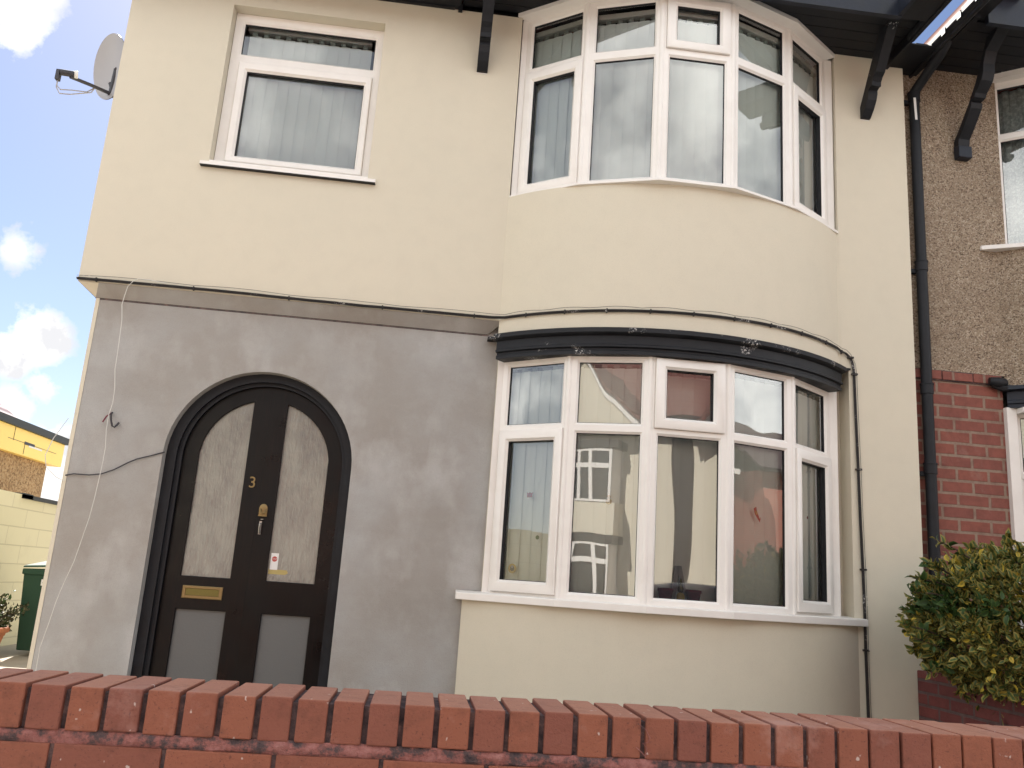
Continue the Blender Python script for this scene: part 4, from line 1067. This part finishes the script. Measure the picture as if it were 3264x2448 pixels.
mb = MB(); mb.box(-14.1, -7.86, 3.8, 13.98, 2.972, 3.462); mb.build('fascia', M['yellow'], sp_, bevel=.01)
mb = MB(); mb.box(-14.15, -7.80, 3.7, 14.05, 3.463, 3.60); mb.build('roof_edge', M['roofedge'], sp_)
mb = MB(); mb.box(-7.858, -7.853, 12.1, 12.55, 3.19, 3.245); mb.box(-7.858, -7.854, 11.4, 13.6, 3.212, 3.219); mb.box(-7.858, -7.854, 12.12, 12.135, 3.0, 3.19); mb.box(-7.858, -7.854, 11.62, 11.632, 3.2, 3.45); mb.build('split_board', M['dishdark'], sp_)
mb = MB(); mb.box(-7.857, -7.851, 12.3, 12.9, 3.165, 3.195); mb.build('bare_patch', M['white'], sp_)
mb = MB(); mb.box(-8.0, -7.90, 14.9, 15.0, 0, 1.66); o = mb.build('gate_post', mat('greenish_wood', (.16, .15, .07), .9)); tag(o, 'weathered wooden post beyond the end of the cream block wall', 'post')
hr = empty('tiled_roof_house', (-13, 16, 0)); tag(hr, 'house with a purple tiled hipped roof rising behind the yellow fascia', 'house')
mb = MB(); mb.box(-20, -10.3, 10, 17.6, 0, 3.95); mb.build('wall', M['dashfar'], hr)
mb = MB(); E1 = [(-20.2, 9.6, 3.93), (-9.95, 9.6, 3.93), (-9.95, 18.1, 3.93), (-20.2, 18.1, 3.93)]; RG = [(-16, 13.8, 7.2), (-13.5, 13.8, 7.2)]
mb.face([E1[0], E1[1], RG[1], RG[0]]); mb.face([E1[1], E1[2], RG[1]]); mb.face([E1[2], E1[3], RG[0], RG[1]]); mb.face([E1[3], E1[0], RG[0]]); mb.face(E1[::-1]); mb.build('roof', M['tile_purple'], hr)
mb = MB(); mb.box(-20.25, -9.88, 9.5, 18.2, 3.86, 3.925); mb.build('eaves', M['black'], hr)
fh = empty('distant_house', (-13.5, 30, 0)); tag(fh, 'distant dark tiled roof seen in the gap beside the left corner of the house', 'house')
mb = MB(); mb.box(-13.3, -8.0, 26, 34, 0, 1.0); mb.build('wall', M['dashfar'], fh)
mb = MB(); mb.face([(-14.6, 25.4, .95), (-7.5, 25.4, .95), (-9.6, 30, 1.55), (-13.6, 30, 2.75), (-14.3, 30, 2.75)]); mb.face([(-14.6, 25.4, .95), (-14.3, 30, 2.75), (-14.6, 34.5, .95)]); mb.face([(-14.3, 30, 2.75), (-13.6, 30, 2.75), (-7.5, 30, .95), (-7.5, 34.5, .95), (-14.6, 34.5, .95)]); mb.build('roof', M['tile_dark'], fh)
mb = MB(); mb.box(-13.25, -12.9, 25.9, 26.0, 1.3, 1.62); mb.build('roof_window', M['white'], fh)

# ------------------------------------------------------------------ stickers and ornaments in the ground floor bay


def disc_pts(T, cu, cz, r, w, n=14, sx=1): return [T(cu + r * sx * math.cos(k * math.tau / n), w, cz + r * math.sin(k * math.tau / n)) for k in range(n)]


GRP = 'small stickers on the ground floor bay glass'


def sticker(fac, parts, label):
    T, L = Fl[fac]; mb = MB(); mats = []
    for k, (pts, mt_) in enumerate(parts):
        if mt_ not in mats: mats.append(mt_)
        mb.face([T(p[0], -.0262 + .0006 * k, p[1]) for p in pts], mats.index(mt_))
    o = mb.build('window_sticker', mats, recalc=False); tag(o, label, 'sticker', GRP); return o


def circ(cu, cz, r, n=14): return [(cu + r * math.cos(k * math.tau / n), cz + r * math.sin(k * math.tau / n)) for k in range(n)]


sticker(0, [([(.233, 1.690), (.271, 1.690), (.273, 1.722), (.263, 1.716), (.252, 1.722), (.241, 1.716), (.231, 1.722)], M['redp'])], 'red bow sticker on the leftmost pane of the ground floor bay')
sticker(0, [(circ(.325, 1.445, .013), M['grnp'])], 'small dark green dot sticker below the red bow')
sticker(0, [(circ(.158, 1.251, .030), M['yelp']), (circ(.158, 1.251, .017, 7), M['dishdark']), (circ(.158, 1.262, .008), M['dish'])], 'round yellow sticker with dark centre at the bottom of the leftmost pane')
sticker(1, [(circ(.269, 1.678, .019), M['yelp']), (circ(.269, 1.706, .012), M['yelp'])], 'yellow bear shaped sticker on the second pane from the left')
sticker(3, [([(.215, 1.705), (.235, 1.715), (.240, 1.690), (.262, 1.645), (.272, 1.660), (.262, 1.622), (.248, 1.640), (.222, 1.672)], M['redp']), ([(.226, 1.690), (.238, 1.688), (.246, 1.668), (.232, 1.668)], M['yelp'])], 'red and yellow stocking sticker on the fourth pane from the left')
sticker(4, [(circ(.234, 1.697, .010), M['redcloth'])], 'tiny brown sticker on the rightmost pane of the ground floor bay')
T, L = Fl[2]
c0 = T(.236, -.075, 1.10)
mb = MB(); mb.lathe([(0, 0), (.022, 0), (.024, .008), (.024, .058), (.017, .070), (.011, .074)], c0, 18, 0); mb.lathe([(.011, .074), (.016, .082), (.019, .098), (.012, .118), (.004, .150), (.0, .158)], c0, 14, 1); o = mb.build('yellow_bottle', [M['yelp'], M['brassdark']]); tag(o, 'small yellow bottle on the inner sill of the middle ground floor window', 'bottle')
for uu, lb in ((.155, 'dark maroon flower pot on the inner sill left of the yellow bottle'), (.325, 'dark maroon flower pot on the inner sill right of the yellow bottle')):
    c1 = T(uu, -.11, 1.10); mb = MB(); mb.lathe([(0, 0), (.030, 0), (.044, .075), (.047, .078), (.047, .094), (.041, .096), (.038, .088), (0, .086)], c1, 22); o = mb.build('flower_pot', M['redcloth']); tag(o, lb, 'flower pot', 'flower pots on the inner sill')
# inner sill board
mb = MB(); mb.grid([[(j.x, j.y + .05, 1.099) for j in Jl], [(j.x, max(j.y, -.1) + .40, 1.099) for j in Jl]]); mb.build('inner_sill', M['upvc'], e_lo)
# grey A-shaped board and ornaments behind the bottle
mb = MB()
for (a, b) in (((.205, 1.10), (.232, 1.33)), ((.29, 1.10), (.245, 1.33))):
    mb.hexa([T(a[0] - .016, -.14, a[1]), T(a[0] + .016, -.14, a[1]), T(a[0] + .016, -.15, a[1]), T(a[0] - .016, -.15, a[1]), T(b[0] - .014, -.14, b[1]), T(b[0] + .014, -.14, b[1]), T(b[0] + .014, -.15, b[1]), T(b[0] - .014, -.15, b[1])])
o = mb.build('easel', M['dish']); tag(o, 'pale grey A shaped stand in the middle ground floor window', 'stand')
# door sticker
SX, SZ, SY = -0.9046, 1.1958, 0.2366
mb = MB(); mb.box(SX - .0235, SX + .0235, SY - .0026, SY - .0010, SZ - .051, SZ + .051, 0); add_shape(mb, [circ(SX, SZ + .015, .0165, 20)], SY - .0037, .001, 0, 1)
add_text(mb, 'STOP', .0120, lambda x, z, y: (SX + x, SY - .0040 - z * .1, SZ + .015 + y), .0004, 0)
o = mb.build('door_sticker', [M['white'], M['redp']]); tag(o, 'white sticker with a red circle on the right door glass', 'sticker')
mb = MB(); mb.face([(SX - .030, SY - .0008, SZ - .078), (SX + .074, SY - .0008, SZ - .078), (SX + .092, SY - .0008, SZ - .068), (SX + .084, SY - .0008, SZ - .050), (SX - .030, SY - .0008, SZ - .047)]); o = mb.build('tape_mark', mat('faded_yellow', (.42, .33, .12), .6)); tag(o, 'faded yellow mark on the right door glass under the sticker', 'tape mark')

# ------------------------------------------------------------------ houses across the street (seen in the reflections, lit by the sun)


def opp_house(x0, x1, wallmat, label, roofm, gable_front=False, arched=False, y=-15.5, h=5.3, low=None):
    e = empty('opposite_house', ((x0 + x1) / 2, y - 4, 0)); tag(e, label, 'house', 'houses across the street')
    mb = MB(); mb.box(x0, x1, y - 8, y, -.1, 2.75 if low else h)
    mb.build('lower_wall' if low else 'wall', low or wallmat, e)
    if low: mb = MB(); mb.box(x0, x1, y - 8, y + .02, 2.75, h); mb.build('upper_wall', wallmat, e)
    mb = MB(); rz = h + 2.7
    mb.hexa([(x0 - .3, y + .4, h - .1), (x1 + .3, y + .4, h - .1), (x1 + .3, y - 4, rz), (x0 - .3, y - 4, rz), (x0 - .3, y + .4, h), (x1 + .3, y + .4, h), (x1 + .3, y - 4, rz + .1), (x0 - .3, y - 4, rz + .1)])
    mb.hexa([(x0 - .3, y - 4, rz), (x1 + .3, y - 4, rz), (x1 + .3, y - 8.4, h - .1), (x0 - .3, y - 8.4, h - .1), (x0 - .3, y - 4, rz + .1), (x1 + .3, y - 4, rz + .1), (x1 + .3, y - 8.4, h), (x0 - .3, y - 8.4, h)])
    mb.build('roof', roofm, e)
    mb = MB(); mb.box(x0 - .3, x1 + .3, y + .38, y + .44, h - .12, h + .06); mb.build('gutter', M['upvc'] if arched else M['black'], e)
    for xc, zc0, w_ in ((x0 + (x1 - x0) * .68, .9, 2.0), (x0 + (x1 - x0) * .68, 3.3, 2.0), (x0 + (x1 - x0) * .2, 3.3, 1.1)):
        if arched: w_ = .9
        T = lambda u, w, z, yy=y: (u, yy + w, z); mb = MB(); zh = zc0 + 1.35; off = .0
        if not arched and w_ > 1.5:
            wb = MB(); wb.box(xc - w_ / 2 - .12, xc + w_ / 2 + .12, y, y + .55, zc0 - .9 if zc0 > 2 else -.1, zc0 - .02, 0); wb.build('bay_panel', wallmat, e); wb = MB(); wb.box(xc - w_ / 2 - .12, xc + w_ / 2 + .12, y, y + .60, zh + .02, zh + .22); wb.build('bay_fascia', M['black'], e); off = .52
        T = lambda u, w, z, yy=y, of=off: (u, yy + w + of, z)
        nb_ = 4 if w_ > 1.5 else 2
        for k in range(nb_):
            a = xc - w_ / 2 + w_ * k / nb_; b = a + w_ / nb_
            for (za, zb2) in ((zc0, zh - .42), (zh - .42, zh)):
                mb.ring(T, [(a, b, za, zb2, .02), (a, b, za, zb2, .05), (a + .06, b - .06, za + .06, zb2 - .06, .05), (a + .06, b - .06, za + .06, zb2 - .06, .02)])
        if off: mb.box(xc - w_ / 2 - .01, xc + w_ / 2 + .01, y, y + .02 + off, zc0, zh)
        f_ = mb.build('window', M['upvc'], e)
        mb = MB(); mb.box(xc - w_ / 2, xc + w_ / 2, y + off + .021, y + off + .03, zc0, zh); mb.build('pane', M['darkglass'], f_)
    if not arched:
        gx = x0 + (x1 - x0) * .68; gw_ = 1.75; mb = MB()
        mb.face([(gx - gw_, y + .62, h - .1), (gx + gw_, y + .62, h - .1), (gx, y + .62, h + 1.75)]); mb.build('gable_wall', wallmat, e)
        mb = MB()
        for q in (-1, 1):
            mb.hexa([(gx + q * gw_, y + .63, h - .25), (gx + q * gw_, y + .69, h - .25), (gx, y + .69, h + 1.62), (gx, y + .63, h + 1.62), (gx + q * gw_, y + .63, h + .0), (gx + q * gw_, y + .69, h + .0), (gx, y + .69, h + 1.87), (gx, y + .63, h + 1.87)])
        mb.build('barge_board', M['upvc'], e); mb = MB()
        for q in (-1, 1):
            mb.hexa([(gx + q * (gw_ + .15), y + .8, h - .15), (gx, y + .8, h + 1.78), (gx, y - 2.6, h + 1.78), (gx + q * (gw_ + .15), y + .3, h - .15), (gx + q * (gw_ + .15), y + .8, h - .05), (gx, y + .8, h + 1.88), (gx, y - 2.6, h + 1.88), (gx + q * (gw_ + .15), y + .3, h - .05)])
        mb.build('gable_roof', roofm, e)
    mb = MB(); mb.box(x0 + .5, x0 + 1.4, y + .0, y + .03, -.05, 2.05); mb.build('door', M['upvc'], e)
    return e


opp_house(-17.5, -11.2, M['cream'], 'cream rendered house across the street, leftmost of the cream pair', M['tile_opp'], low=M['oppbrick'])
opp_house(-10.8, -4.3, M['cream'], 'cream rendered house across the street with white bays, second of the pair', M['tile_opp'])
opp_house(-3.2, 3.2, M['oppbrick'], 'red brick house across the street between cream neighbours', M['tile_dark'])
opp_house(3.6, 10.2, M['cream'], 'cream rendered house straight across the street from the bay', M['tile_opp'])
opp_house(13.5, 21.5, M['oppbrick'], 'orange red brick house across the street with single windows', M['tile_dark'], arched=True, y=-13.8)
opp_house(22, 34, M['oppbrick'], 'long red brick house at the far end across the street', M['tile_dark'], arched=True, y=-12.5)
opp_house(-28.5, -19.5, M['dashfar'], 'brown rendered house at the far left across the street', M['tile_dark'])
mb = MB(); mb.tube([(6.15, -15.46, 0), (6.15, -15.46, 5.2)], .07, 10); o = mb.build('opposite_downpipe', M['black']); tag(o, 'black downpipe on the cream house straight across the street', 'downpipe')

# car parked at the near kerb across, only a reflection in the bay
car = empty('parked_car', (4.0, -9.3, -.14)); tag(car, 'dark parked car in the road behind the viewer, reflected in the bay', 'car')
prof = [(-2.1, .28), (-2.12, .62), (-1.95, .86), (-1.15, .96), (-.55, 1.42), (.05, 1.52), (.95, 1.50), (1.65, 1.22), (1.98, .98), (2.08, .60), (2.05, .28)]
mb = MB(); CXc, CYc, CZc = 4.0, -9.3, -.14
for s_, nx in ((-1, .86), (1, .86)): pass
rows = []
for yv, tp in ((-.86, .9), (-.80, .97), (-.66, 1.0), (0, 1.01), (.66, 1.0), (.80, .97), (.86, .9)):
    inner = abs(yv) > .7
    rows.append([(CXc + px * (1 if not inner else .985), CYc + yv * (1 if pz < 1.0 else .80), CZc + (pz if pz < .9 else .9 + (pz - .9) * tp)) for px, pz in prof])
mb.grid(rows, 0, True); mb.face(rows[0]); mb.face(rows[-1]); mb.build('body', M['carpaint'], car)
for s_ in (-1, 1):
    mb = MB(); mb.face([(CXc + px, CYc + s_ * yv, CZc + pz) for px, pz, yv in ((-1.0, 1.0, .80), (-.5, 1.36, .72), (.9, 1.42, .72), (1.55, 1.18, .76), (1.6, 1.0, .80))]); mb.build('side_window', M['darkglass'], car)
    for wx in (-1.3, 1.3):
        mb = MB(); mb.tube([(CXc + wx, CYc + s_ * .70, CZc + .31), (CXc + wx, CYc + s_ * .89, CZc + .31)], .31, 24); w_ = mb.build('wheel', M['tyre'], car)
        mb = MB(); mb.tube([(CXc + wx, CYc + s_ * .885, CZc + .31), (CXc + wx, CYc + s_ * .90, CZc + .31)], .2, 18); mb.build('rim', M['steel'], w_)
    mb = MB(); mb.box(CXc - 2.13, CXc - 2.02, CYc + s_ * .62 - .14, CYc + s_ * .62 + .14, CZc + .62, CZc + .76); mb.build('headlight', M['white'], car)
    mb = MB(); mb.box(CXc + 1.98, CXc + 2.09, CYc + s_ * .66 - .1, CYc + s_ * .66 + .1, CZc + .70, CZc + .86); mb.build('tail_light', M['lampred'], car)
